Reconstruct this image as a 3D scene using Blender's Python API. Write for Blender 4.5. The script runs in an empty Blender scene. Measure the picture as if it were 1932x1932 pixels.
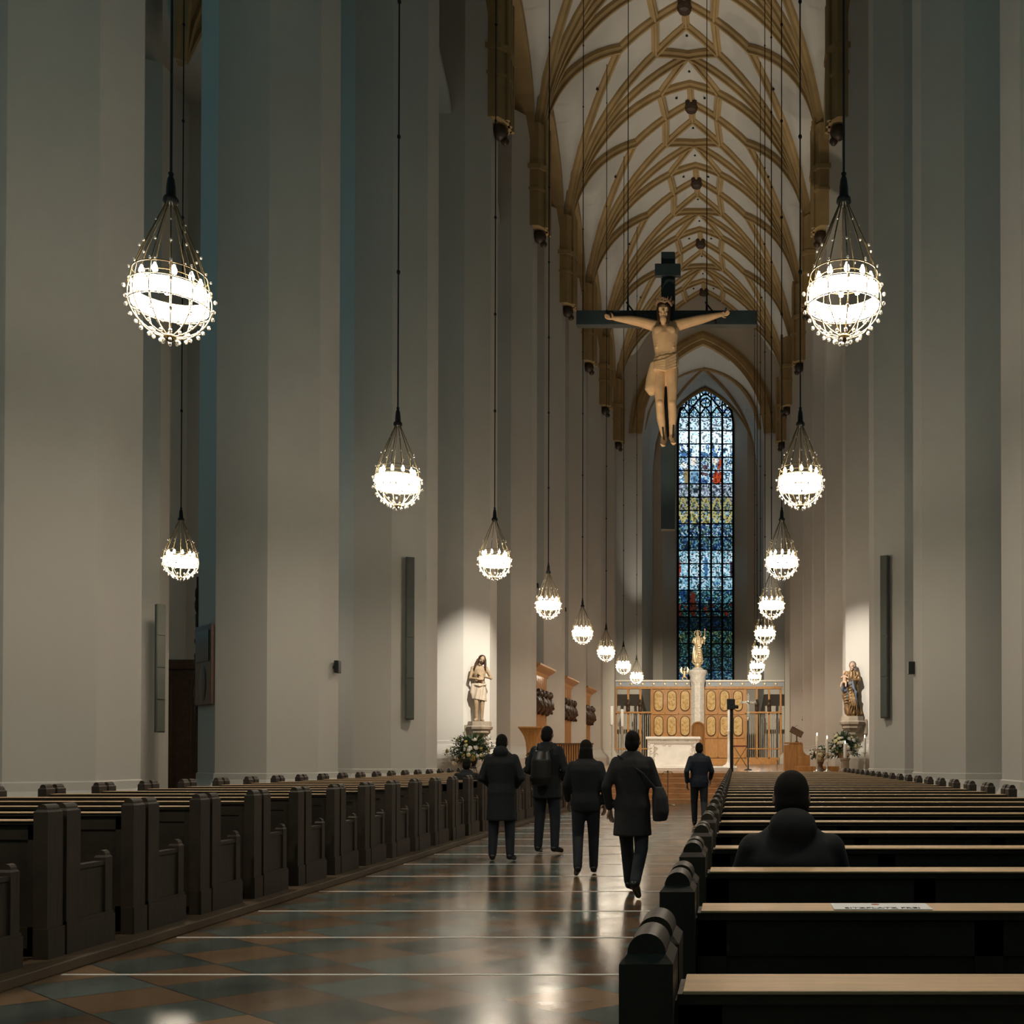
import bpy, math, random
from mathutils import Vector, Matrix
R = math.radians
rnd = random.Random(7)
sc = bpy.context.scene
C = sc.collection

# ------------------------------------------------------------------ camera, world, exposure
FPX, VX, VY, EYE = 1910.0, 1388.0, 1428.0, 1.4
PITCH = 0.6
cd = bpy.data.cameras.new('camera')
cam = bpy.data.objects.new('camera', cd); C.objects.link(cam)
cam.location = (0, 0, EYE)
cam.rotation_euler = (R(90 + PITCH), 0, 0)
cd.sensor_width = 36; cd.sensor_fit = 'HORIZONTAL'
cd.lens = 36 * FPX / 1932
cd.shift_x = -(VX - 966) / 1932
cd.shift_y = (VY - 966 - FPX * math.tan(R(PITCH))) / 1932
cd.clip_start = .05; cd.clip_end = 300
sc.camera = cam
w = bpy.data.worlds.new('world'); sc.world = w; w.use_nodes = True
w.node_tree.nodes['Background'].inputs[0].default_value = (.25, .45, .5, 1)
w.node_tree.nodes['Background'].inputs[1].default_value = .015
sc.view_settings.view_transform = 'Standard'; sc.view_settings.look = 'None'
sc.view_settings.gamma = 1; sc.view_settings.use_curve_mapping = False
sc.view_settings.exposure = 0.28
sc.cycles.max_bounces = 6; sc.cycles.diffuse_bounces = 4; sc.cycles.glossy_bounces = 4
sc.cycles.transmission_bounces = 6
sc.cycles.sample_clamp_indirect = 3; sc.cycles.sample_clamp_direct = 0
sc.cycles.caustics_reflective = False; sc.cycles.caustics_refractive = False

CHAND = 22.0     # emission strength of a chandelier's glass band
CDOWN = 400      # watts of each chandelier's downward light
AX = -2.4        # nave axis
PL, PR = -9.9, 5.12   # pillar centre lines
BAY = 7.3; P0 = 14.2  # bay length, first pillar in view
CEIL0 = 26.8; HALF = 6.26

def lamp(kind, loc, power, col, aim=None, **kw):
    d = bpy.data.lights.new('lamp_' + kind.lower(), kind); d.energy = power; d.color = col
    for k, v in kw.items(): setattr(d, k, v)
    o = bpy.data.objects.new('light_' + kind.lower(), d); C.objects.link(o); o.location = loc
    if aim is not None:
        o.rotation_euler = (Vector(aim) - Vector(loc)).to_track_quat('-Z', 'Y').to_euler()
    return o
WARM = (1, .80, .56)
# statue spotlights (across the nave) and the sanctuary lights
lamp('SPOT', (-4.2, 27.5, 10.5), 6500, (1, .93, .83), (-9.0, 35.2, 4.0), spot_size=R(26), spot_blend=.9, shadow_soft_size=.06)
lamp('SPOT', (-.5, 27.5, 10.5), 5600, (1, .93, .83), (4.3, 35.2, 4.2), spot_size=R(26), spot_blend=.9, shadow_soft_size=.06)
lamp('SPOT', (-3.2, 30, 14), 6000, (1, .9, .76), (-2.3, 37.5, 1.4), spot_size=R(30), spot_blend=.8, shadow_soft_size=.1)
lamp('SPOT', (-2.4, 52, 13), 13000, (1, .88, .68), (-2.7, 73, 4.2), spot_size=R(44), spot_blend=.7, shadow_soft_size=.2)
lamp('SPOT', (-4.6, 26, 4.5), 3600, (1, .84, .62), (-2.4, 35.0, 14.2), spot_size=R(34), spot_blend=.7, shadow_soft_size=.1)
# lamps added to brighten the vault, placed unseen behind the pillars
FLOOD = []
for k in (3, 4, 5, 6, 7, 8):
    y = P0 + BAY * k + 1.9
    for s, x in ((1, PL + 1.0), (-1, PR - 1.0)):
        p = (520, 620, 620, 560, 560, 500)[k - 3]
        lamp('SPOT', (x + s * .3 - (.35 if k >= 7 and s < 0 else 0), y, 9.2), p * 2.9, (1, .94, .83), (AX + s * .5, y + 1.0, 36), spot_size=R(45), spot_blend=.9, shadow_soft_size=.15)
        FLOOD.append((x - (.35 if k >= 7 and s < 0 else 0), y + .12, s))

# ------------------------------------------------------------------ materials
def mat(name, col, rough=.6, metal=0, spec=.5, noise=0, nscale=4, col2=None, bump=0, bscale=40, emit=None, estr=0, coat=0, trans=0, stretch=None, ior=1.45, crough=.1):
    m = bpy.data.materials.new(name); m.use_nodes = True
    nt = m.node_tree; b = nt.nodes['Principled BSDF']
    b.inputs['Base Color'].default_value = (*col, 1)
    b.inputs['Roughness'].default_value = rough; b.inputs['Metallic'].default_value = metal
    b.inputs['Specular IOR Level'].default_value = spec; b.inputs['IOR'].default_value = ior
    b.inputs['Coat Weight'].default_value = coat; b.inputs['Coat Roughness'].default_value = crough
    b.inputs['Transmission Weight'].default_value = trans
    if emit:
        b.inputs['Emission Color'].default_value = (*emit, 1); b.inputs['Emission Strength'].default_value = estr
    tc = None
    if noise or bump:
        tc = nt.nodes.new('ShaderNodeTexCoord'); mp = nt.nodes.new('ShaderNodeMapping')
        nt.links.new(tc.outputs['Object'], mp.inputs[0])
        if stretch: mp.inputs['Scale'].default_value = stretch
    if noise:
        n = nt.nodes.new('ShaderNodeTexNoise'); n.inputs['Scale'].default_value = nscale; n.inputs['Detail'].default_value = 6
        nt.links.new(mp.outputs[0], n.inputs['Vector'])
        cr = nt.nodes.new('ShaderNodeValToRGB')
        c2 = col2 or tuple(c * (1 - noise) for c in col)
        cr.color_ramp.elements[0].color = (*c2, 1); cr.color_ramp.elements[0].position = .3
        cr.color_ramp.elements[1].color = (*col, 1); cr.color_ramp.elements[1].position = .7
        nt.links.new(n.outputs['Fac'], cr.inputs[0]); nt.links.new(cr.outputs[0], b.inputs['Base Color'])
    if bump:
        n2 = nt.nodes.new('ShaderNodeTexNoise'); n2.inputs['Scale'].default_value = bscale; n2.inputs['Detail'].default_value = 4
        nt.links.new(mp.outputs[0], n2.inputs['Vector'])
        bp = nt.nodes.new('ShaderNodeBump'); bp.inputs['Strength'].default_value = bump; bp.inputs['Distance'].default_value = .02
        nt.links.new(n2.outputs['Fac'], bp.inputs['Height']); nt.links.new(bp.outputs[0], b.inputs['Normal'])
    return m
M = {}
M['plaster'] = mat('plaster', (.62, .585, .52), .85, noise=.10, nscale=.35, bump=.15, bscale=9, stretch=(1, 1, .6))
M['vault'] = mat('vault_plaster', (.58, .55, .48), .9, noise=.12, nscale=.5)
M['dark_plaster'] = mat('grey_plaster', (.30, .30, .27), .9, noise=.1, nscale=.5)
M['sandstone'] = mat('sandstone', (.42, .29, .13), .85, noise=.25, nscale=1.2, bump=.2, bscale=12)
M['pew'] = mat('pew_oak', (.050, .036, .023), .58, noise=.45, nscale=5, stretch=(1, 12, 1), bump=.1, bscale=30, coat=.08, crough=.4)
M['ledge'] = mat('worn_oak', (.72, .49, .29), .55, noise=.2, nscale=6, stretch=(.6, 9, 4), bump=.1, bscale=30, spec=.35)  # paler than the pew oak, light on the ledges put into the colour
M['platform'] = mat('platform_oak', (.12, .085, .05), .5, noise=.3, nscale=4, stretch=(8, .6, 1))
M['wood'] = mat('honey_oak', (.55, .27, .08), .45, noise=.35, nscale=3, stretch=(6, 6, .7), bump=.08, bscale=20, coat=.2)
M['wood_dark'] = mat('brown_oak', (.16, .085, .04), .5, noise=.35, nscale=3, stretch=(5, 5, .8))
M['carved'] = mat('dark_carved_oak', (.06, .035, .02), .45, noise=.4, nscale=8, bump=.5, bscale=9)
M['relief'] = mat('gilt_relief', (.66, .46, .20), .5, noise=.3, nscale=6, col2=(.50, .32, .12), bump=.4, bscale=7)
M['marble'] = mat('white_marble', (.80, .74, .66), .4, noise=.15, nscale=4)
M['vine'] = mat('shaded_marble_vine', (.58, .50, .42), .6)  # marble darkened, shade of the carving put into the colour
M['marble_relief'] = mat('carved_marble', (.80, .75, .68), .5, noise=.3, nscale=7, bump=1.0, bscale=8)
M['redstone'] = mat('red_marble', (.62, .32, .14), .22, noise=.35, nscale=2.5, stretch=(1, 1, 5), coat=.3)
M['corpus'] = mat('painted_limewood', (.74, .47, .25), .55, noise=.25, nscale=2.5, bump=.2, bscale=10)
M['loin'] = mat('limewood_cloth', (.72, .47, .25), .6, noise=.25, nscale=3, bump=.3, bscale=6)
M['hairwood'] = mat('dark_hair_wood', (.045, .024, .014), .7, spec=.2)
M['veil'] = mat('grey_brown_veil', (.20, .165, .13), .6)
M['thorn'] = mat('crown_wood', (.26, .16, .09), .7)
M['cross'] = mat('slate_painted_beam', (.028, .042, .045), .45, noise=.3, nscale=2)
M['stone_fig'] = mat('pale_carved_wood', (.42, .30, .18), .6, noise=.3, nscale=4, col2=(.26, .18, .10), bump=.3, bscale=12)
M['cloth_fig'] = mat('pale_carved_cloth', (.52, .43, .32), .6, noise=.2, nscale=5)
M['stone'] = mat('console_stone', (.42, .34, .25), .8, noise=.25, nscale=5)
M['gold'] = mat('gold', (.88, .68, .42), .38, metal=.45, noise=.25, nscale=4)
M['oldgold'] = mat('old_gilding', (.34, .20, .08), .45, metal=.4, noise=.5, nscale=7, col2=(.09, .055, .03))
M['bluegrey'] = mat('blue_grey_paint', (.10, .13, .17), .55)
M['frieze'] = mat('pale_blue_frieze', (.36, .40, .45), .6)
M['flesh_fig'] = mat('painted_flesh', (.52, .35, .23), .5)
M['iron'] = mat('black_iron', (.012, .014, .013), .45, metal=.4)
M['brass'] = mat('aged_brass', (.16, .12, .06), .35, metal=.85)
M['brass_lit'] = mat('polished_brass', (.75, .58, .33), .25, metal=.9)  # lighter brass, the glow of the band put into the colour
M['silver'] = mat('silver', (.72, .68, .6), .3, metal=.85)
M['glass'] = mat('crystal', (1, .95, .86), .06, trans=.6, ior=1.5)
M['bulb'] = mat('lit_bulb', (1, 1, 1), .4, emit=(1, .86, .66), estr=60)
M['band'] = mat('lit_glass_band', (1, 1, 1), .4, emit=(1, .86, .68), estr=CHAND)
M['flame'] = mat('flame', (1, .8, .5), .5, emit=(1, .72, .35), estr=30)
M['wax'] = mat('wax', (.86, .80, .70), .45)
M['leaf'] = mat('leaf', (.05, .10, .045), .5, noise=.4, nscale=9)
M['leaf_pale'] = mat('pale_leaf', (.20, .27, .17), .5)
M['petal_w'] = mat('white_petal', (.80, .77, .70), .5)
M['petal_y'] = mat('yellow_petal', (.78, .56, .14), .5)
M['petal_g'] = mat('cream_petal', (.66, .62, .38), .5)
M['speaker'] = mat('grey_speaker_grille', (.10, .105, .085), .6, noise=.1, nscale=30)
M['blackbox'] = mat('black_plastic', (.01, .011, .012), .4)
M['paper'] = mat('paper', (.85, .85, .84), .7)
M['ink'] = mat('ink', (.10, .10, .11), .7)
M['inkred'] = mat('red_ink', (.45, .10, .07), .7)
M['coat1'] = mat('black_coat_cloth', (.010, .012, .014), .8, noise=.3, nscale=20)
M['coat2'] = mat('charcoal_coat_cloth', (.022, .022, .024), .8, noise=.3, nscale=20)
M['coat3'] = mat('navy_jacket_cloth', (.012, .018, .034), .7, noise=.3, nscale=20)
M['coat4'] = mat('brown_coat_cloth', (.035, .026, .018), .8, noise=.3, nscale=20)
M['trouser'] = mat('dark_trouser_cloth', (.014, .018, .024), .8)
M['skin'] = mat('skin', (.40, .24, .17), .5)
M['hair'] = mat('dark_hair', (.010, .008, .007), .8, spec=.2)
M['leather'] = mat('black_leather', (.012, .010, .009), .4)
M['redseat'] = mat('dark_red_cushion', (.12, .02, .015), .7)
M['paint1'] = mat('dark_oil_painting', (.012, .014, .015), .35, noise=.5, nscale=5, col2=(.03, .02, .012))
M['frame'] = mat('brown_picture_frame', (.13, .07, .04), .45)
M['lead'] = mat('lead_and_stone_tracery', (.010, .014, .016), .8, spec=.1)
M['whitetrim'] = mat('white_floor_inlay', (.88, .87, .84), .4)
M['daylight'] = mat('dusk_window_glass', (.05, .08, .1), .3, emit=(.16, .48, .60), estr=.7)
M['daylight_west'] = mat('west_window_glass', (.05, .08, .1), .3, emit=(.30, .62, .58), estr=.6)  # added glow that lifts the dark areas with teal
for k in ('bulb', 'flame'):
    M[k].cycles.emission_sampling = 'NONE'
M['band'].cycles.emission_sampling = 'FRONT_BACK'

# stained glass: colour per pane fragment
m = bpy.data.materials.new('stained_glass'); m.use_nodes = True; nt = m.node_tree
b = nt.nodes['Principled BSDF']; b.inputs['Roughness'].default_value = .7; b.inputs['Specular IOR Level'].default_value = .02
va = nt.nodes.new('ShaderNodeVertexColor'); va.layer_name = 'Col'
nt.links.new(va.outputs['Color'], b.inputs['Emission Color'])
b.inputs['Base Color'].default_value = (.02, .03, .04, 1)
b.inputs['Emission Strength'].default_value = .9
m.cycles.emission_sampling = 'NONE'
M['stained'] = m

# floor: diagonal two-colour slabs, polished
m = bpy.data.materials.new('polished_slabs'); m.use_nodes = True; nt = m.node_tree; L = nt.links.new
b = nt.nodes['Principled BSDF']
tc = nt.nodes.new('ShaderNodeTexCoord')
mp = nt.nodes.new('ShaderNodeMapping'); mp.vector_type = 'POINT'
# lozenges .86 x .67 m: scale to a unit diagonal square then rotate by 45 degrees
mp.inputs['Scale'].default_value = (1 / .86, 1 / .67, 1)
mp.inputs['Location'].default_value = (2.22 / .86, -(6.19) / .67, 0)
rt = nt.nodes.new('ShaderNodeVectorRotate'); rt.rotation_type = 'Z_AXIS'; rt.inputs['Angle'].default_value = R(45)
L(tc.outputs['Object'], mp.inputs[0]); L(mp.outputs[0], rt.inputs['Vector'])
sx = nt.nodes.new('ShaderNodeSeparateXYZ'); L(rt.outputs[0], sx.inputs[0])
def mth(op, a, bb=None):
    n = nt.nodes.new('ShaderNodeMath'); n.operation = op
    for i, v in enumerate((a, bb)):
        if v is None: continue
        if isinstance(v, (int, float)): n.inputs[i].default_value = v
        else: L(v, n.inputs[i])
    return n.outputs[0]
S2 = math.sqrt(2)
ua = mth('ADD', mth('MULTIPLY', sx.outputs[0], S2), .5); ub = mth('ADD', mth('MULTIPLY', sx.outputs[1], S2), .5)
fa, fb = mth('FLOOR', ua), mth('FLOOR', ub)
par = mth('ABSOLUTE', mth('MODULO', mth('ADD', fa, fb), 2))
cmb = nt.nodes.new('ShaderNodeCombineXYZ'); L(fa, cmb.inputs[0]); L(fb, cmb.inputs[1])
wn = nt.nodes.new('ShaderNodeTexWhiteNoise'); L(cmb.outputs[0], wn.inputs['Vector'])
mx = nt.nodes.new('ShaderNodeMix'); mx.data_type = 'RGBA'
mx.inputs['A'].default_value = (.115, .145, .13, 1); mx.inputs['B'].default_value = (.20, .125, .07, 1)
L(par, mx.inputs['Factor'])
nz = nt.nodes.new('ShaderNodeTexNoise'); nz.inputs['Scale'].default_value = 1.6; nz.inputs['Detail'].default_value = 8
L(tc.outputs['Object'], nz.inputs['Vector'])
hs = nt.nodes.new('ShaderNodeHueSaturation')
L(mx.outputs['Result'], hs.inputs['Color'])
L(mth('ADD', mth('MULTIPLY', wn.outputs['Value'], .6), mth('MULTIPLY', nz.outputs['Fac'], .9)), hs.inputs['Value'])
ja = mth('ABSOLUTE', mth('SUBTRACT', mth('FRACT', ua), .5)); jb = mth('ABSOLUTE', mth('SUBTRACT', mth('FRACT', ub), .5))
joint = mth('GREATER_THAN', mth('MAXIMUM', ja, jb), .492)
mj = nt.nodes.new('ShaderNodeMix'); mj.data_type = 'RGBA'; mj.inputs['B'].default_value = (.02, .02, .018, 1)
L(joint, mj.inputs['Factor']); L(hs.outputs[0], mj.inputs['A']); L(mj.outputs['Result'], b.inputs['Base Color'])
n3 = nt.nodes.new('ShaderNodeTexNoise'); n3.inputs['Scale'].default_value = 3.0; L(tc.outputs['Object'], n3.inputs['Vector'])
L(mth('ADD', mth('MULTIPLY', n3.outputs['Fac'], .14), .12), b.inputs['Roughness'])
bp = nt.nodes.new('ShaderNodeBump'); bp.inputs['Strength'].default_value = .10; bp.inputs['Distance'].default_value = .006
n4 = nt.nodes.new('ShaderNodeTexNoise'); n4.inputs['Scale'].default_value = 5; L(tc.outputs['Object'], n4.inputs['Vector'])
L(mth('ADD', n4.outputs['Fac'], mth('MULTIPLY', wn.outputs['Value'], .4)), bp.inputs['Height']); L(bp.outputs[0], b.inputs['Normal'])
b.inputs['IOR'].default_value = 1.5
M['floor'] = m

# ------------------------------------------------------------------ mesh helpers
class MB:
    def __init__(s): s.v = []; s.f = []; s.sm = []; s.mi = []; s.cur = 0; s.smooth = False
    def add(s, vs, fs, smooth=None):
        o = len(s.v); s.v += [tuple(p) for p in vs]
        for f in fs:
            s.f.append(tuple(i + o for i in f)); s.sm.append(s.smooth if smooth is None else smooth); s.mi.append(s.cur)
        return s
    def box(s, x0, x1, y0, y1, z0, z1):
        return s.add([(x0, y0, z0), (x1, y0, z0), (x1, y1, z0), (x0, y1, z0), (x0, y0, z1), (x1, y0, z1), (x1, y1, z1), (x0, y1, z1)],
                     [(3, 2, 1, 0), (4, 5, 6, 7), (0, 1, 5, 4), (1, 2, 6, 5), (2, 3, 7, 6), (3, 0, 4, 7)], False)
    def rings(s, rings, cap=True, smooth=True, close=True):
        n = len(rings[0]); vs = [p for r in rings for p in r]; fs = []
        for i in range(len(rings) - 1):
            for j in range(n if close else n - 1):
                k = (j + 1) % n
                fs.append((i * n + j, i * n + k, (i + 1) * n + k, (i + 1) * n + j))
        s.add(vs, fs, smooth)
        if cap and close:
            s.add(rings[0], [tuple(reversed(range(n)))], False); s.add(rings[-1], [tuple(range(n))], False)
        return s
    def lathe(s, prof, c=(0, 0, 0), n=20, smooth=True, rot=0):
        rr = [[(c[0] + r * math.cos(2 * math.pi * j / n + rot), c[1] + r * math.sin(2 * math.pi * j / n + rot), c[2] + z) for j in range(n)] for r, z in prof]
        return s.rings(rr, True, smooth)
    def tube(s, pts, rad, n=8, smooth=True):
        pts = [Vector(p) for p in pts]
        if not isinstance(rad, (list, tuple)): rad = [rad] * len(pts)
        rr = []; prev = None
        for i, p in enumerate(pts):
            t = (pts[min(i + 1, len(pts) - 1)] - pts[max(i - 1, 0)]).normalized()
            if prev is None:
                a = Vector((0, 0, 1)) if abs(t.z) < .9 else Vector((1, 0, 0))
                u = t.cross(a).normalized()
            else:
                u = (prev - t * prev.dot(t)).normalized()
            prev = u; v = t.cross(u)
            rr.append([p + (u * math.cos(2 * math.pi * j / n) + v * math.sin(2 * math.pi * j / n)) * rad[i] for j in range(n)])
        return s.rings(rr, True, smooth)
    def ell(s, c, r, n=12, m=8, q=None):
        rr = []
        for i in range(m + 1):
            a = math.pi * i / m
            ring = []
            for j in range(n):
                p = Vector((r[0] * max(math.sin(a), .02) * math.cos(2 * math.pi * j / n), r[1] * max(math.sin(a), .02) * math.sin(2 * math.pi * j / n), -r[2] * math.cos(a)))
                if q is not None: p = q @ p
                ring.append(Vector(c) + p)
            rr.append(ring)
        return s.rings(rr, True, True)
    def cap(s, pts, rad, n=10):
        """round-ended tapered limb"""
        pts = [Vector(p) for p in pts]
        if not isinstance(rad, (list, tuple)): rad = [rad] * len(pts)
        s.tube(pts, rad, n)
        for p, r in zip(pts, rad): s.ell(p, (r, r, r), n, 6)
        return s
    def stack(s, rows, n=16):
        """horizontal elliptical rings (x, y, z, rx, ry)"""
        rr = [[(x + a * math.cos(2 * math.pi * j / n), y + bb * math.sin(2 * math.pi * j / n), z) for j in range(n)] for x, y, z, a, bb in rows]
        return s.rings(rr)
    def prism(s, poly, y0, y1, axis='Y', smooth=False):
        f = {'Y': lambda a, bb, t: (a, t, bb), 'X': lambda a, bb, t: (t, a, bb), 'Z': lambda a, bb, t: (a, bb, t)}[axis]
        return s.rings([[f(a, bb, y0) for a, bb in poly], [f(a, bb, y1) for a, bb in poly]], True, smooth)
    def xf(s, mtx, start=0):
        for i in range(start, len(s.v)): s.v[i] = tuple(mtx @ Vector(s.v[i]))
        return s
    def mesh(s, name, mats):
        me = bpy.data.meshes.new(name); me.from_pydata(s.v, [], s.f)
        for mm in (mats if isinstance(mats, (list, tuple)) else [mats]): me.materials.append(mm)
        me.polygons.foreach_set('use_smooth', s.sm); me.polygons.foreach_set('material_index', s.mi)
        me.update(); me.validate(); return me
    def build(s, name, mats, parent=None, loc=None, bevel=0, fix=True):
        me = s.mesh(name, mats)
        if fix:
            import bmesh
            bm = bmesh.new(); bm.from_mesh(me); bmesh.ops.recalc_face_normals(bm, faces=bm.faces); bm.to_mesh(me); bm.free()
        o = bpy.data.objects.new(name, me); C.objects.link(o)
        if parent is not None: o.parent = parent
        if loc is not None: o.location = loc
        if bevel:
            bv = o.modifiers.new('bevel', 'BEVEL'); bv.width = bevel; bv.segments = 2; bv.limit_method = 'ANGLE'
        return o
    def blob(s, name, mats, parent=None, voxel=.02, smooth=4, fac=.5):
        o = s.build(name, mats, parent, fix=False)
        r = o.modifiers.new('remesh', 'REMESH'); r.mode = 'VOXEL'; r.voxel_size = voxel; r.use_smooth_shade = True
        sm = o.modifiers.new('smooth', 'SMOOTH'); sm.factor = fac; sm.iterations = smooth
        return o

def tag(o, label=None, cat=None, group=None, kind=None):
    if label: o['label'] = label
    if cat: o['category'] = cat
    if group: o['group'] = group
    if kind: o['kind'] = kind
    return o
def thing(name, label, cat, loc=(0, 0, 0), rz=0, group=None):
    o = bpy.data.objects.new(name, None); C.objects.link(o); o.location = loc; o.rotation_euler = (0, 0, rz)
    o.empty_display_size = .2
    return tag(o, label, cat, group)
def struct(o): o['kind'] = 'structure'; return o
def kids(o): return list(KIDS.get(o.name, ()))
KIDS = {}
def reindex():
    KIDS.clear()
    for o in C.objects:
        if o.parent is not None: KIDS.setdefault(o.parent.name, []).append(o)
def copy_tree(o, parent=None):
    c = o.copy(); C.objects.link(c)
    if parent is not None: c.parent = parent
    for ch in kids(o): copy_tree(ch, c)
    return c
ORD = ['nearest', 'second', 'third', 'fourth', 'fifth', 'sixth', 'seventh', 'eighth', 'ninth', 'tenth', 'eleventh', 'twelfth', 'thirteenth', 'fourteenth',
       'fifteenth', 'sixteenth', 'seventeenth', 'eighteenth', 'nineteenth', 'twentieth', 'twenty-first', 'twenty-second', 'twenty-third', 'twenty-fourth',
       'twenty-fifth', 'twenty-sixth', 'twenty-seventh', 'twenty-eighth', 'twenty-ninth', 'thirtieth']

# ------------------------------------------------------------------ floor, steps, platforms
YE = 76.25       # east end wall
struct(MB().box(-19.5, 14.5, -12, 30.0, -.3, 0).build('floor', M['floor']))
f2 = MB()
for i in range(6): f2.box(-12, 8, 30.0 + .4 * i, 30.0 + .4 * (i + 1), -.3, .15 * (i + 1))
struct(f2.build('trim_1', M['redstone'], bevel=.03))
struct(MB().box(-19.5, -12, 30, 90, -.3, 0).box(8, 14.5, 30, 90, -.3, 0).build('floor_aisles', M['floor']))
struct(MB().box(-12, 8, 32.4, 90, -.3, .9).build('floor_choir', M['redstone']))
pl = MB().box(-4.0, .05, 34.5, 40.5, .9, 1.03)
struct(pl.build('trim_2', M['marble'], bevel=.01))
struct(MB().box(-8.2, -4.36, 3.5, 29.7, 0, .07).build('trim_3', M['platform'], bevel=.008))
struct(MB().box(-.22, 3.5, .5, 29.7, 0, .07).build('trim_4', M['platform'], bevel=.008))
for i in range(14):
    y = 6.52 + 1.34 * i
    if y > 25: break
    struct(MB().box(-4.33, -.23, y - .011, y + .011, 0, .003).build('trim_%d' % (i + 5), M['whitetrim']))

# ------------------------------------------------------------------ vault
RB = (HALF ** 2 + 10.05 ** 2) / (2 * HALF)
def arc(u, a, rise):
    Rr = (a * a + rise * rise) / (2 * a); u = min(abs(u), a)
    return math.sqrt(max(Rr * Rr - (u + Rr - a) ** 2, 0))
def hv(u, v):     # height over the spring line; v from the middle of a bay
    return max(arc(u, HALF, 10.05), arc(v, BAY / 2, 5.0))
def bayv(y):      # distance from the nearest bay middle
    t = (y - P0) / BAY; return (t - math.floor(t) - .5) * BAY
def vault_mesh(name, xc, half, rise, lrise, base, y0, y1, m, nu=28, dy=.3, parent=None):
    vb = MB(); rr = []
    n = int(round((y1 - y0) / dy))
    us = [-half + 2 * half * (.5 - .5 * math.cos(math.pi * i / nu)) for i in range(nu + 1)]
    for j in range(n + 1):
        y = y0 + (y1 - y0) * j / n
        rr.append([(xc + u, y, base + max(arc(u, half, rise), arc(bayv(y), BAY / 2, lrise))) for u in us])
    vb.rings(rr, False, True, close=False)
    o = vb.build(name, m, parent, fix=False)
    sd = o.modifiers.new('thick', 'SOLIDIFY'); sd.thickness = .25; sd.offset = -1 if o.data.polygons[0].normal.z < 0 else 1
    return o
ceil = struct(vault_mesh('ceiling', AX, HALF + .05, 10.05, 5.0, CEIL0, P0 - 3.5 * BAY, YE + .1, M['vault']))
RIBP = [(-.21, -.05), (-.19, .10), (-.10, .15), (-.06, .17), (-.055, .28), (.055, .28), (.06, .17), (.10, .15), (.19, .10), (.21, -.05)]
def surf(u, v, half=HALF, rise=10.05, lr=5.0): return max(arc(u, half, rise), arc(v, BAY / 2, lr))
def rib(mb, a, bb, yc, xc=AX, base=CEIL0, half=HALF, rise=10.05, lr=5.0, n=14, sc_=1.0):
    pts = []
    for i in range(n + 1):
        t = i / n
        if half - abs(bb[0]) < .05: t = 1 - (1 - t) ** 1.6
        pts.append((a[0] + (bb[0] - a[0]) * t, a[1] + (bb[1] - a[1]) * t))
    P = [Vector((xc + u, yc + v, base + surf(u, v, half, rise, lr))) for u, v in pts]
    rr = []
    for i, p in enumerate(P):
        t = (P[min(i + 1, n)] - P[max(i - 1, 0)]).normalized()
        inward = Vector((-(p.x - xc) * 1.0, 0, -max(2.0, (p.z - base) * .9)))
        d = (inward - t * inward.dot(t)).normalized(); s_ = t.cross(d).normalized()
        rr.append([p + (s_ * q[0] + d * q[1]) * sc_ for q in RIBP])
    mb.rings(rr, True, False)
NB = [k for k in range(-1, 9)]
bn = 0
for k in range(1, 9):
    yc = P0 + BAY * (k + .5)
    mb = MB()
    N1, N2, N4, N5 = (0, 1.5), (1.55, 2.15), (1.4, 0), (3.1, 0)
    for su in (1, -1):
        for sv in (1, -1):
            S = lambda p: (p[0] * su, p[1] * sv)
            pr = (HALF * su, BAY / 2 * sv)
            rib(mb, S(N1), S(N2), yc, n=4); rib(mb, S(N2), (0, BAY / 2 * sv), yc, n=4)
            rib(mb, S(N2), S(N4), yc, n=4); rib(mb, S(N2), pr, yc, n=16)
            rib(mb, S(N5), pr, yc, n=16)
        rib(mb, (0, 0), (1.4 * su, 0), yc, n=4); rib(mb, (1.4 * su, 0), (3.1 * su, 0), yc, n=4)
        for sv in ((1, -1) if k == 8 else (-1,)):
            rib(mb, (0, BAY / 2 * sv), (HALF * su, BAY / 2 * sv), yc, n=18)
    for sv in (1, -1): rib(mb, (0, 0), (0, 1.5 * sv), yc, n=3)
    tag(mb.build('rib_net', M['sandstone'], ceil), 'ochre net of vault ribs')
    z = CEIL0 + 10.05
    bs = MB().lathe([(.22, -.05), (.36, -.25), (.38, -.42), (.30, -.55), (.12, -.6)], (AX, yc, z), 8, False)
    bs.box(AX - .3, AX + .3, yc - .3, yc + .3, z - .35, z)
    tag(bs.build('boss', M['carved'], ceil), 'dark carved keystone')
hl = MB()
for k in range(3, 9):
    yc = P0 + BAY * (k + .5)
    for u, v in ((.75, -.9), (-.75, -.9), (0, 2.3), (4.2, 0.9), (-4.2, 0.9), (0, -2.4)):
        z = CEIL0 + hv(u, v); hl.lathe([(.07, -.02), (.07, .02)], (AX + u, yc + v, z - .03), 10, False)
tag(hl.build('vent_hole', M['iron'], ceil), 'small dark round holes in the vault'); 

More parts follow.
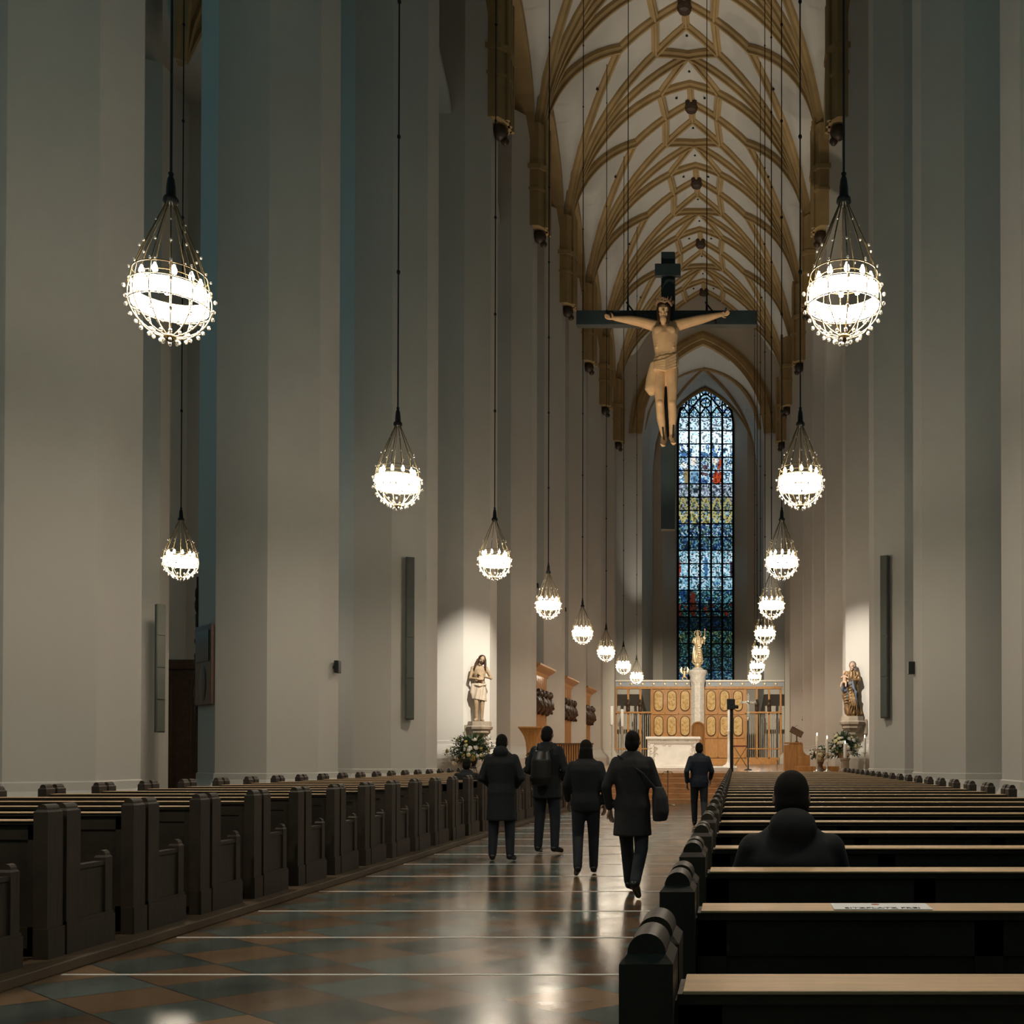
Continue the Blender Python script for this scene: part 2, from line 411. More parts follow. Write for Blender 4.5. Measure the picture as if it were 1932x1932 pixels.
# side walls above the pillars, with arcade arches
def arcade(name, xo, xi):
    """xi is the nave face, xo the aisle face"""
    wb = MB(); s = 1 if xi > xo else -1
    for k in range(-3, 9):
        y0 = P0 + BAY * k; n = 28; cols = []
        for i in range(n + 1):
            t = -BAY / 2 + BAY * i / n
            a = 3.1
            zb = 27.4 + arc(t, a, 3.9) if abs(t) < a else 27.0
            cols.append((y0 + BAY / 2 + t, zb, CEIL0 + 5.3 if True else 0))
        if k == 8: cols = [c for c in cols]
        for i in range(n):
            ya, za, ta = cols[i]; yb, zb_, tb = cols[i + 1]
            t1 = CEIL0 + max(arc(bayv(ya + 1e-4), BAY / 2, 5.0), .3) + .1; t2 = CEIL0 + max(arc(bayv(yb - 1e-4), BAY / 2, 5.0), .3) + .1
            wb.cur = 0
            wb.add([(xi, ya, za), (xi, yb, zb_), (xi, yb, max(t2, 30)), (xi, ya, max(t1, 30))], [(0, 1, 2, 3)])
            wb.add([(xo, ya, za), (xo, yb, zb_), (xo, yb, 33), (xo, ya, 33)], [(0, 1, 2, 3)])
            if za > 27.1 or zb_ > 27.1:
                wb.cur = 1
                wb.add([(xi + .12 * s, ya, za), (xi + .12 * s, yb, zb_), (xo, yb, zb_), (xo, ya, za)], [(0, 1, 2, 3)])
                wb.add([(xi + .12 * s, ya, za), (xi + .12 * s, yb, zb_), (xi + .12 * s, yb, zb_ + .5), (xi + .12 * s, ya, za + .5)], [(0, 1, 2, 3)])
                wb.add([(xi + .12 * s, ya, za + .5), (xi + .12 * s, yb, zb_ + .5), (xi, yb, zb_ + .55), (xi, ya, za + .55)], [(0, 1, 2, 3)])
    return struct(wb.build(name, [M['plaster'], M['sandstone']], fix=False))
arcade('wall_left_upper', -9.45, -8.66)
arcade('wall_right_upper', 4.65, 3.86)

# outer walls, aisle vaults
def outer(name, x, s, win):
    """outer aisle wall with chapel recesses; s points into the church"""
    wb = MB()
    for k in range(-3, 10):
        y = P0 + BAY * k                 # wall pier between two chapels
        wb.box(min(x, x + s * 2.7), max(x, x + s * 2.7), y - .6, y + .3, 0, 30)
        wb.prism([(x + s * 2.7, y - .6), (x + s * 3.1, y - .38), (x + s * 3.1, y + .1), (x + s * 2.7, y + .3)], 0, 21, 'Z')
    a, bq = sorted((x, x - s * .5))
    for k in range(-3, 9):
        y = P0 + BAY * (k + .5)
        hw = 1.4
        wb.box(a, bq, y - 3.06, y - hw, 0, 30); wb.box(a, bq, y + hw, y + 3.06, 0, 30)
        wb.box(a, bq, y - hw, y + hw, 0, 5); wb.box(a, bq, y - hw, y + hw, 21, 30)
    o = struct(wb.build(name, M['plaster']))
    n = win
    for k in range(-3, 9):
        y = P0 + BAY * (k + .5); xm = x - s * .25
        g = struct(MB().box(xm - .03, xm + .03, y - 1.4, y + 1.4, 5, 21).build('window_%d' % n, M['daylight']))
        fr = MB()
        for t in (-.7, 0, .7): fr.box(xm - .09, xm + .09, y + t - .05, y + t + .05, 5, 21)
        for q in range(1, 14): fr.box(xm - .05, xm + .05, y - 1.4, y + 1.4, 5 + q * 1.15, 5.05 + q * 1.15)
        fr.build('window_bars', M['lead'], g); n += 1
    return n
nw = outer('wall_left', -19.3, 1, 2)
nw = outer('wall_right', 14.3, -1, nw)
for xc, nm in ((-12.95, 'ceiling_left_aisle'), (8.15, 'ceiling_right_aisle')):
    cl = struct(vault_mesh(nm, xc, 3.1, 5.2, 4.4, 20.6, P0 - 3.5 * BAY, YE + .1, M['vault'], 16, .6))
    mb = MB()
    for k in range(1, 6):
        yc = P0 + BAY * (k + .5)
        for su in (1, -1):
            for sv in (1, -1):
                rib(mb, (0, 0), (3.05 * su, BAY / 2 * sv), yc, xc, 20.6, 3.1, 5.2, 4.4, 12)
            rib(mb, (0, BAY / 2), (3.05 * su, BAY / 2), yc, xc, 20.6, 3.1, 5.2, 4.4, 12)
    tag(mb.build('rib_net', M['sandstone'], cl), 'ochre diagonal ribs')
    MBx = MB()
    s = 1 if xc < AX else -1
    MBx.box(min(xc - s * 3.1, xc - s * 6.9), max(xc - s * 3.1, xc - s * 6.9), P0 - 3.5 * BAY, YE, 24.5, 25)
    struct(MBx.build('ceiling_chapels_' + ('left' if s > 0 else 'right'), M['vault']))
struct(MB().box(-19.5, 14.5, P0 - 3.5 * BAY - .4, P0 - 3.5 * BAY, 0, 38).build('wall_west', M['plaster']))
ww = struct(MB().box(-6.4, 1.6, P0 - 3.5 * BAY + .02, P0 - 3.5 * BAY + .06, 6, 26).build('window_west', M['daylight_west']))  # glowing fill panel added behind the camera
wb_ = MB()
for i in range(9): wb_.box(-6.45 + i * 1.0, -6.35 + i * 1.0, P0 - 3.5 * BAY, P0 - 3.5 * BAY + .14, 6, 26)
for i in range(15): wb_.box(-6.4, 1.6, P0 - 3.5 * BAY, P0 - 3.5 * BAY + .1, 6 + i * 1.43, 6.06 + i * 1.43)
wb_.build('window_bars', M['lead'], ww)  # bars over the added fill panel

# ------------------------------------------------------------------ east end: arch, chapel, window
def archpts(c, a, z0, spring, apex, n=16, extra=0):
    a2 = a + extra; p = [(c - a2, z0)]
    for i in range(-n, n + 1):
        u = a2 * i / n; p.append((c + u, spring + arc(u, a2, apex - spring + extra)))
    p.append((c + a2, z0)); return p
def loft(mb, p1, y1, p2, y2):
    mb.rings([[(x, y1, z) for x, z in p1], [(x, y2, z) for x, z in p2]], False, False, close=False)
WC = -2.62
inner = archpts(WC + .15, 4.6, .9, 25.8, 32.6)
we = MB()
# wall plane around the opening
outp = []
for i, (x, z) in enumerate(inner):
    u = x - (WC + .15)
    if i == 0 or i == 1: xx = AX - 7.4
    elif i >= len(inner) - 2: xx = AX + 7.4
    else: xx = AX + u / 4.6 * 7.4
    outp.append((xx, .9 if i in (0, len(inner) - 1) else (26 if abs(u) > 4.5 else 39)))
we.rings([[(x, YE, z) for x, z in inner], [(x, YE, z) for x, z in outp]], False, False, close=False)
we.box(-19.5, -9.4, YE, YE + .3, 0, 34); we.box(4.6, 14.5, YE, YE + .3, 0, 34)
loft(we, inner, YE, archpts(WC, 4.4, .9, 25.8, 33.0), 86)
rec = archpts(WC, 3.6, .9, 30.4, 35.4)
loft(we, archpts(WC, 4.4, .9, 25.8, 33.2), 86, rec, 86)
GL = archpts(WC, 2.42, 6.6, 30.4, 34.8)
loft(we, rec, 86, [(x, z if z > 6.7 else .9) for x, z in GL], 88)
we.box(WC - 2.5, WC + 2.5, 87.9, 88.3, .9, 6.6)
struct(we.build('wall_east', M['plaster'], fix=False))
ar = MB()
for e0, e1, ya, yb in ((0, .35, YE - .1, YE + .3), (.35, .7, YE - .28, YE), (.7, 1.0, YE - .14, YE)):
    p0, p1 = [archpts(WC + .15, 4.6, .9, 25.8, 32.6, 16, e) for e in (e0, e1)]
    p0 = [q for q in p0 if q[1] > 25.7]; p1 = [q for q in p1 if q[1] > 25.7]
    nn = min(len(p0), len(p1)); p0, p1 = p0[:nn], p1[:nn]
    ar.rings([[(x, yb, z) for x, z in p0], [(x, ya, z) for x, z in p0], [(x, ya, z) for x, z in p1], [(x, yb, z) for x, z in p1]], False, False, close=False)
struct(ar.build('trim_30', M['sandstone'], fix=False))
# chapel ribs
cr = MB()
for s in (1, -1):
    for (ya, yb) in ((77.5, 81.5), (85.5, 81.5), (85.5, 86.0)):
        pts = [];
        for i in range(13):
            t = i / 12; u = 4.45 * (1 - t)
            pts.append((WC + s * u, ya + (yb - ya) * t, 25.8 + arc(u, 4.5, 7.1) - .1))
        cr.tube(pts, .16, 6, False)
struct(cr.build('trim_31', M['sandstone']))

# window_1: stained glass
win = struct(bpy.data.objects.new('window_1', None)); C.objects.link(win); win.location = (WC, 88, 6.6)
ZT = 31.0; NR = 21; RH = (ZT - 6.6) / NR
W5 = 4.84 / 5
pal = {  # top to bottom rows: (brightness, colours)
 0: (1.0, 'wwwwkwcw'), 1: (1.5, 'wwwwwwcw'), 2: (1.3, 'wwwwwcbk'), 3: (.95, 'wwcbwkgw'), 4: (.95, 'wwcwbcwk'), 5: (.75, 'vwvwvgvk'),
 6: (.6, 'vgyvgkyv'), 7: (.7, 'ygbykcyw'), 8: (.6, 'bckwbcgk'), 9: (.5, 'bkcbkgck'), 10: (.85, 'wcwkwccw'), 11: (.9, 'cwcwcwkc'), 12: (.8, 'cwckcwbc'),
 13: (.55, 'ckbcgkwk'), 14: (.3, 'bkckkgkr'), 15: (.14, 'bkgkkbkk'), 16: (.28, 'gkcgkykg'), 17: (.30, 'gkcgkkgk'), 18: (.28, 'kbkcgkck'), 19: (.34, 'kbwckckb'), 20: (.30, 'kbkckckb')}
colr = {'w': (.62, .80, .92), 'c': (.22, .50, .62), 'b': (.04, .12, .38), 'k': (.02, .035, .045), 'g': (.10, .20, .12), 'v': (.30, .34, .46), 'y': (.60, .52, .18), 'r': (.45, .04, .02)}
gb = {}
cols_all = []
panes = []
rr = random.Random(3)
def vn(x, y, sd):      # smooth value noise
    def h(i, j):
        t = math.sin(i * 127.1 + j * 311.7 + sd * 74.7) * 43758.5453; return t - math.floor(t)
    i, j = math.floor(x), math.floor(y); fx, fy = x - i, y - j
    fx, fy = fx * fx * (3 - 2 * fx), fy * fy * (3 - 2 * fy)
    return (h(i, j) * (1 - fx) + h(i + 1, j) * fx) * (1 - fy) + (h(i, j + 1) * (1 - fx) + h(i + 1, j + 1) * fx) * fy
def gcol(row, li, fx, fz):
    br, cs = pal[row]
    x = li + fx; z = row + (1 - fz)        # x 0..5, z rows down
    n1 = vn(x * 5.5, z * 5.0, 1); n2 = vn(x * 9, z * 8, 2)
    c = list(colr[cs[int(min(.999, max(0, (n1 - .15) / .7)) * 8)]])
    if rr.random() < .08: c = list(colr[rr.choice(cs)])
    w_ = (n2 - .5) * .9
    def near(px, pz, rx, rz): return ((x - px) / rx) ** 2 + ((z - pz) / rz) ** 2 < 1 + w_
    if near(2.5, 4.0, .5, .5) and n2 < .6: c = [.12, .07, .08]
    if near(1.55, 4.5, .42, .62) and z < 5: c = [.10, .24, .42] if n2 < .6 else [.25, .42, .55]
    if near(2.3, 4.85, .5, .2) and z < 5: c = [.07, .15, .36]
    if near(3.6, 4.55, .5, .5): c = [.50, .07, .02] if n2 < .65 else [.2, .03, .02]
    if near(3.75, 3.6, .12, .5): c = [.4, .07, .03]
    if near(1.45, 3.3, .24, .35) or near(3.35, 3.3, .22, .3): c = [.85, .8, .7]
    if near(.6, 3.6, .25, .25): c = [.9, .95, .9]
    if near(.75, 4.4, .2, .6): c = [.32, .25, .12]
    if row == 2 and fz < .45 and li in (0, 2, 3) and n2 < .6: c = [.05, .12, .24]
    if row in (6, 7) and abs(abs(fx - .5) - (fz if row == 6 else 1 - fz) * -.45 - .45) < .09: c = [.6, .55, .22]
    if near(2.5, 11.3, .16, .9): c = [.05, .16, .34]
    if near(.1, 11.4, .2, .6): c = [.28, .04, .03]
    if near(4.9, 11.4, .2, .6): c = [.05, .03, .05]
    if near(1.35, 14, .28, .9): c = [.20, .03, .02]
    if near(.5, 13.3, .25, .5): c = [.03, .09, .25]
    if row >= 13: c = [c[0] * .6, c[1] * .85, c[2] * .85]
    j = rr.uniform(.8, 1.1) * br * (1.1 if row < 3 else 1)
    if n1 < .2 or abs(n2 - .5) < .05: j *= .18
    return tuple(max(0, min(2.2, v * j)) for v in c)
tops = {}
for li in range(5):
    gm = MB(); gc = []
    x0 = -2.42 + li * W5
    nx, nzs = 10, 12
    for row in range(NR):
        z1 = ZT - 6.6 - row * RH; z0 = z1 - RH
        for i in range(nx):
            for j in range(nzs):
                a, bq = x0 + W5 * i / nx, x0 + W5 * (i + 1) / nx; c_, d_ = z0 + RH * j / nzs, z0 + RH * (j + 1) / nzs
                gm.add([(a, 0, c_), (bq, 0, c_), (bq, 0, d_), (a, 0, d_)], [(0, 1, 2, 3)])
                gc.append(gcol(row, li, (i + .5) / nx, (j + .5) / nzs))
    # head of the light, in the tracery
    z = ZT - 6.6
    while z < 28.4:
        for i in range(nx):
            a, bq = x0 + W5 * i / nx, x0 + W5 * (i + 1) / nx; mid = (a + bq) / 2
            lim = 30.4 - 6.6 + arc(mid, 2.42, 4.4)
            if z + .13 < lim:
                gm.add([(a, 0, z), (bq, 0, z), (bq, 0, z + .14), (a, 0, z + .14)], [(0, 1, 2, 3)])
                c = colr[rr.choice('wwcckbwc')]; j = rr.uniform(.7, 1.3) * .9; gc.append(tuple(v * j for v in c))
        z += .14
    o = gm.build('stained_pane', M['stained'], win, fix=False)
    at_ = o.data.color_attributes.new('Col', 'FLOAT_COLOR', 'CORNER')
    for p in o.data.polygons:
        for lidx in p.loop_indices: at_.data[lidx].color = (*gc[p.index], 1)
tr = MB()
for li in range(6): tr.box(-2.42 + li * W5 - .09, -2.42 + li * W5 + .09, -.16, .06, 0, ZT - 6.6)
tr.build('mullion', M['lead'], win)
tr = MB()
for r_ in range(NR + 1): tr.box(-2.42, 2.42, -.07, .03, ZT - 6.6 - r_ * RH - .045, ZT - 6.6 - r_ * RH + .045)
tr.box(-2.42, 2.42, -.06, .03, 2.0 + 5.4, 2.12 + 5.4)
tr.build('saddle_bars', M['lead'], win)
tr = MB()
zt = ZT - 6.6
def hoop(c, r, a0, a1, rad=.07, n=12):
    tr.tube([(c[0] + r * math.cos(R(a0 + (a1 - a0) * i / n)), -.06, c[1] + r * math.sin(R(a0 + (a1 - a0) * i / n))) for i in range(n + 1)], rad, 6)
for li in range(5):
    xc = -2.42 + (li + .5) * W5
    for s in (1, -1): tr.tube([(xc + s * W5 / 2, -.06, zt), (xc + s * W5 * .42, -.06, zt + .35), (xc + s * .1, -.06, zt + .75), (xc, -.06, zt + .9)], .07, 6)
    for s in (1, -1): hoop((xc + s * .23, zt + .25), .16, 0, 360, .035)
for xc, zc, r in ((-1.25, zt + 1.5, .52), (1.25, zt + 1.5, .52), (0, zt + 1.25, .42), (0, zt + 2.3, .36), (-.9, zt + 2.45, .3), (.9, zt + 2.45, .3), (-2.0, zt + 1.1, .3), (2.0, zt + 1.1, .3), (0, zt + 3.0, .25)):
    hoop((xc, zc), r, 0, 360, .06)
    for q in range(4): hoop((xc + r * .5 * math.cos(R(45 + 90 * q)), zc + r * .5 * math.sin(R(45 + 90 * q))), r * .42, 0, 360, .03)
for s in (1, -1):
    tr.tube([(s * W5 * .5, -.06, zt), (s * W5 * .5, -.06, zt + 2.6)], .07, 6)
    tr.tube([(s * W5 * 1.5, -.06, zt), (s * W5 * 1.5, -.06, zt + 1.6), (s * W5 * 1.2, -.06, zt + 2.2)], .07, 6)
    tr.tube([(s * W5 * 1.5, -.06, zt + .5), (s * .5, -.06, zt + 1.7), (0, -.06, zt + 2.1)], .07, 6)
tr.tube([(x, -.05, z - 6.6) for x, z in archpts(0, 2.4, 6.6, 30.4, 34.75)], .09, 8)
tr.build('tracery', M['lead'], win)

# ------------------------------------------------------------------ pillars
OA = 1.25; OR = OA / math.cos(R(22.5))
def pillar(k, side, x, dx=0):
    y = P0 + BAY * k
    fl = .9 if y > 32 else 0
    o = thing('pillar', '', 'pillar', (x + dx, y, 0), 0, 'octagonal nave pillars on the %s' % side)
    q = OR / OA
    MB().lathe([(OR, fl + 1.05), (OR, 28.6)], n=8, smooth=False, rot=R(22.5)).build('shaft', M['plaster'], o)
    MB().lathe([(OR + .42, fl - .0), (OR + .42, fl + .45), (OR + .34, fl + .6), (OR + .12, fl + .8), (OR + .035, fl + .95), (OR + .03, fl + 1.06), (OR - .02, fl + 1.09)], n=8, smooth=False, rot=R(22.5)).build('base', M['plaster'], o)
    s = 1 if side == 'left' else -1
    sh = MB()
    sh.prism([(s * 1.0, -.62), (s * 1.52, -.62), (s * 1.8, -.3), (s * 1.8, .3), (s * 1.52, .62), (s * 1.0, .62)], 24.0, 30.5 if 0 else 28.4, 'Z')
    sh.prism([(s * 1.0, -.7), (s * 1.62, -.7), (s * 1.92, -.35), (s * 1.92, .35), (s * 1.62, .7), (s * 1.0, .7)], 26.4, 26.6, 'Z')
    sh.prism([(s * 1.0, -.66), (s * 1.57, -.66), (s * 1.86, -.32), (s * 1.86, .32), (s * 1.57, .66), (s * 1.0, .66)], 25.5, 25.62, 'Z')
    for a in (-.34, 0, .34): sh.tube([(s * 1.8, a, 24), (s * 1.8, a, 28.6)], .09, 6)
    sh.build('wall_shaft', M['sandstone'], o)
    MB().ell((s * 1.45, 0, 23.8), (.3, .3, .28), 8, 6).ell((s * 1.6, .1, 23.55), (.16, .16, .16), 6, 5).build('corbel', M['carved'], o)
    return o
for k in range(-1, 9):
    for side, x in (('left', PL), ('right', PR)):
        if k == -1 and 0: continue
        dx = 0 if side == 'left' else (-.35 if k >= 7 else 0)
        o = pillar(k, side, x, dx)
        if k >= 0:
            o['label'] = ('white octagonal pillar of the %s row, %s one into the photo' % (side, ORD[k])) if k else 'white octagonal pillar of the %s row, nearest and widest in the photo' % side
        else:
            o['label'] = 'white octagonal pillar of the %s row standing just outside the frame beside the camera' % side

# ------------------------------------------------------------------ pews
def post(mb, x0, x1, y0, y1, top):
    """upright with chamfered shoulder and barrel-shaped head running front to back"""
    xc = (x0 + x1) / 2; r = .034; z = top - r - .006
    mb.box(x0, x1, y0, y1, 0, z - .012)
    ya, yb = y0 + .012, y1 - .012
    mb.rings([[(x0, y0, z - .012), (x1, y0, z - .012), (x1, y1, z - .012), (x0, y1, z - .012)], [(xc - r, ya, z + .004), (xc + r, ya, z + .004), (xc + r, yb, z + .004), (xc - r, yb, z + .004)]], False, False)
    mb.cur = 0
    pr = [(xc - r, z), (xc - r, z + .006)] + [(xc - r * math.cos(R(a)), z + .006 + r * math.sin(R(a))) for a in range(15, 180, 15)] + [(xc + r, z + .006), (xc + r, z)]
    mb.prism(pr, ya, yb, 'Y', True)
def end_mesh(x0, x1, out):
    mb = MB()
    post(mb, x0, x1, 0, .15, 1.018); post(mb, x0, x1, .19, .335, 1.018)
    mb.box(x0 + .02, x1 - .02, .14, .2, 0, .9)
    mb.box(x0 + .022, x1 - .022, .33, .64, 0, .575)
    post(mb, x0 + .005, x1 - .005, .62, .70, .66)
    mb.box(x0 + .012, x1 - .012, .33, .64, .555, .585)
    e = .012
    mb.box(x0 - e if out < 0 else x0 + .01, x1 + e if out > 0 else x1 - .01, -.008, .158, 0, .2)
    mb.box(x0 - e if out < 0 else x0 + .01, x1 + e if out > 0 else x1 - .01, .182, .71, 0, .2)
    mb.box(x0 - .004 if out < 0 else x0 + .01, x1 + .004 if out > 0 else x1 - .01, .19, .705, .2, .22)
    return mb
PW = 3.34      # pew length between the outer faces
def make_pew():
    t = thing('pew', '', 'pew', (0, 0, .07))
    end_mesh(0, .095, -1).build('end_panel', M['pew'], t); end_mesh(PW - .095, PW, 1).build('end_panel', M['pew'], t)
    bk = MB().box(.095, PW - .095, .085, .115, .06, .885)
    bk.box(.095, PW - .095, .072, .087, .78, .885); bk.box(.095, PW - .095, .072, .087, .06, .2)
    for i in range(5):
        xx = .1 + (PW - .28) * i / 4; bk.box(xx, xx + .08, .072, .087, .06, .88)
    bk.box(.1, PW - .1, .05, .175, .883, .902); bk.build('backrest', M['pew'], t)
    MB().box(.11, PW - .11, .04, .185, .903, .91).build('book_ledge', M['ledge'], t, bevel=.002)
    MB().box(.095, PW - .095, .12, .56, .38, .41).box(.1, PW - .1, .5, .53, .06, .38).build('seat', M['pew'], t)
    kn = MB().box(.15, PW - .15, -.21, -.04, .13, .165)
    for xx in (.3, PW / 2, PW - .35): kn.box(xx, xx + .05, -.19, .08, .0, .13)
    kn.build('kneeler', M['pew'], t)
    return t
pew0 = make_pew(); reindex()
first = True
for k in range(29):
    o = pew0 if first else copy_tree(pew0); first = False
    o.location = (-.205, 1.78 + .95 * k, .07)
    o['group'] = 'pews of the right block'
    o['label'] = 'dark oak pew in the right block, ' + ('nearest the camera, its ledge along the bottom edge' if k == 0 else '%s row from the camera' % ORD[k] if k < 28 else 'last row before the altar steps')
for k in range(-1, 24):
    o = copy_tree(pew0)
    o.location = (-4.515 - PW, 6.65 + .95 * k, .07)
    o['group'] = 'pews of the left block'
    o['label'] = 'dark oak pew in the left block, ' + ('only its low arm panel in the frame' if k == -1 else '%s tall end post from the left frame edge' % ('first' if k == 0 else ORD[k]) if k < 23 else 'last row before the altar steps')
# sheet of paper on the second ledge
pp = thing('notice_sheet', 'white printed sheet lying on the ledge of the second pew of the right block', 'paper', (.27, 2.775, .981))
MB().box(0, .27, 0, .115, 0, .002).build('sheet', M['paper'], pp)
def text(body, size, loc, rot, m, parent, name='lettering', ext=.0006, align='CENTER'):
    cu = bpy.data.curves.new(name, 'FONT'); cu.body = body; cu.size = size; cu.extrude = ext; cu.align_x = align
    o = bpy.data.objects.new(name, cu)
    me = bpy.data.meshes.new_from_object(o); bpy.data.objects.remove(o)
    o = bpy.data.objects.new(name, me); C.objects.link(o); me.materials.append(m); o.location = loc; o.rotation_euler = rot; o.parent = parent
    return o
text('SITZPLATZ FREI', .03, (.135, .012, .0024), (0, 0, 0), M['ink'], pp)
MB().ell((.125, .092, .002), (.012, .012, .001), 10, 4).build('emblem', M['inkred'], pp)

# ------------------------------------------------------------------ chandeliers
def vaultz(x, y): return CEIL0 + hv(x - AX, bayv(y))
SW = M['brass']
def chand_parts(t, full, seed=0):
    NM = 12
    # stays from hub to shoulder ring
    st = MB()
    for q in range(NM):
        a = 2 * math.pi * q / NM; c, s = math.cos(a), math.sin(a)
        st.tube([(.035 * c, .035 * s, 1.06), (.12 * c, .12 * s, .86), (.25 * c, .25 * s, .55), (.36 * c, .36 * s, .26), (.385 * c, .385 * s, .12)], .0065, 5)
    rng = lambda mb, r, z, th=.007: mb.tube([(r * math.cos(2 * math.pi * i / 36), r * math.sin(2 * math.pi * i / 36), z) for i in range(37)], th, 5)
    rng(st, .36, .26); rng(st, .30, .20)
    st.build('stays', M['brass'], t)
    MB().lathe([(.012, 1.38), (.03, 1.36), (.02, 1.33), (.035, 1.30), (.045, 1.22), (.05, 1.12), (.075, 1.09), (.08, 1.05), (.05, 1.02), (.01, 1.01)], n=14).build('collar', M['iron'], t)
    lo = MB()
    for q in range(NM):
        a = 2 * math.pi * q / NM; c, s = math.cos(a), math.sin(a)
        lo.tube([(.40 * math.cos(R(e)) * c, .40 * math.cos(R(e)) * s, .40 * math.sin(R(e))) for e in range(20, -86, -10)], .007, 5)
    rng(lo, .40, -.09); rng(lo, .395, .11)
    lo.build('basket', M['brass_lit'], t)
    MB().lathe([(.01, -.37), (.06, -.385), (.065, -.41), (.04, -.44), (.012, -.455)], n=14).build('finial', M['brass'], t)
    bd = MB(); n = 48
    for i in range(n):      # pressed-glass tiles of the glowing band
        a0, a1 = 2 * math.pi * (i + .06) / n, 2 * math.pi * (i + .94) / n
        for z0, z1 in ((-.085, -.03), (-.025, .03), (.035, .10)):
            bd.add([(.37 * math.cos(a0), .37 * math.sin(a0), z0), (.37 * math.cos(a1), .37 * math.sin(a1), z0), (.37 * math.cos(a1), .37 * math.sin(a1), z1), (.37 * math.cos(a0), .37 * math.sin(a0), z1)], [(0, 1, 2, 3)])
    bd.build('glass_band', M['band'], t, fix=False)
    bulbs = 10
    bme = MB().lathe([(.010, .06), (.014, .045), (.027, .015), (.029, -.01), (.02, -.035), (.004, -.042)], n=10).mesh('bulb', M['bulb'])
    for q in range(bulbs if full else 0):
        a = 2 * math.pi * (q + .5) / bulbs
        o = bpy.data.objects.new('bulb', bme); C.objects.link(o); o.parent = t; o.location = (.29 * math.cos(a), .29 * math.sin(a), .2)
    if not full:
        ab = MB()
        for q in range(bulbs):
            a = 2 * math.pi * (q + .5) / bulbs; ab.ell((.29 * math.cos(a), .29 * math.sin(a), .2), (.035, .035, .05), 6, 4)
        ab.build('bulbs', M['bulb'], t)
    # glass balls
    pos = []
    for q in range(NM):
        a = 2 * math.pi * q / NM
        for e in ((8, -12, -32, -50, -66)): pos.append((a + (.26 if e in (-12, -50) else 0), .435 * math.cos(R(e)), .435 * math.sin(R(e)), .020))
        for rr_, zz in ((.385, .27), (.29, .52)): pos.append((a, rr_, zz, .014))
    for q in range(6):
        a = 2 * math.pi * q / 6; pos.append((a, .075, -.455, .018)); pos.append((a, .16, .80, .010))
    if full:
        dm = MB().ell((0, 0, 0), (1, 1, 1.2), 8, 6).mesh('glass_ball', M['glass'])
        for a, r_, z, sz in pos[:98]:
            o = bpy.data.objects.new('glass_ball', dm); C.objects.link(o); o.parent = t
            o.location = (r_ * math.cos(a), r_ * math.sin(a), z); o.scale = (sz, sz, sz)
    else:
        gb_ = MB()
        for a, r_, z, sz in pos: gb_.ell((r_ * math.cos(a), r_ * math.sin(a), z), (sz, sz, sz * 1.2), 5, 4)
        gb_.build('glass_balls', M['glass'], t)
def chandelier(x, y, z, label, full, group, top=None):
    t = thing('chandelier', label, 'chandelier', (x, y, z), 0, group)
    chand_parts(t, full)
    lamp('SPOT', (x, y, z - .02), CDOWN, (1, .86, .69), (x, y, 0), spot_size=R(180), spot_blend=1, shadow_soft_size=.30)
    zt_ = (vaultz(x, y) if top is None else top) - z
    rd = MB().tube([(0, 0, 1.36), (0, 0, zt_)], .014 if y < 30 else .018, 6)
    for q in range(1, int((zt_ - 1.4) / 2.45) + 1): rd.ell((0, 0, 1.36 + 2.45 * q), (.035, .035, .045), 8, 5)
    rd.build('rod', M['iron'], t)
    return t
protos = {}
ZC = EYE + 4.90
for k in range(-1, 8):
    y = 10.8 + BAY * k
    for side, x in (('left', -6.06), ('right', 1.16)):
        nm = 'glowing globe chandelier over the %s pews, hanging above the frame beside the camera' % side if k < 0 else ('%s globe chandelier hanging over the %s pews' % ('largest glowing' if k == 0 else 'glowing', side)) + (', nearest in the photo' if k == 0 else ', %s in its row' % ORD[k] if k < 7 else ', last and smallest of its row')
        chandelier(x, y, ZC, nm, True, 'globe chandeliers of the nave')
chandelier(-13.95, 25.4, ZC, 'glowing globe chandelier hanging in the left aisle behind the nearest pillar', True, None, 25.6)

# ------------------------------------------------------------------ figures
def hand(mb, wr, d, up, s=1.0, curl=.3, r=.0095):
    """palm and five fingers; d = direction of the fingers, up = back-of-hand normal"""
    wr, d, up = Vector(wr), Vector(d).normalized(), Vector(up).normalized()
    up = (up - d * up.dot(d)).normalized(); sd = d.cross(up)
    for t in (-.022, 0, .022): mb.cap([wr + sd * t * .6 * s, wr + d * .085 * s + sd * t * s * 1.25], [.017 * s, .0135 * s], 8)
    for i, (o_, ln) in enumerate(((-.030, .062), (-.010, .078), (.010, .074), (.030, .060))):
        p0 = wr + d * .088 * s + sd * o_ * s
        p1 = p0 + (d * math.cos(curl) - up * math.sin(curl)) * ln * .5 * s
        p2 = p1 + (d * math.cos(curl * 2.4) - up * math.sin(curl * 2.4)) * ln * .5 * s
        mb.cap([p0, p1, p2], [r * s, r * .92 * s, r * .8 * s], 6)
    p0 = wr + d * .03 * s - sd * .03 * s; p1 = p0 + (d * .6 - sd * .7 - up * .2).normalized() * .04 * s
    mb.cap([p0, p1, p1 + (d * .9 - sd * .3 - up * .2).normalized() * .032 * s], [.013 * s, .011 * s, .009 * s], 6)
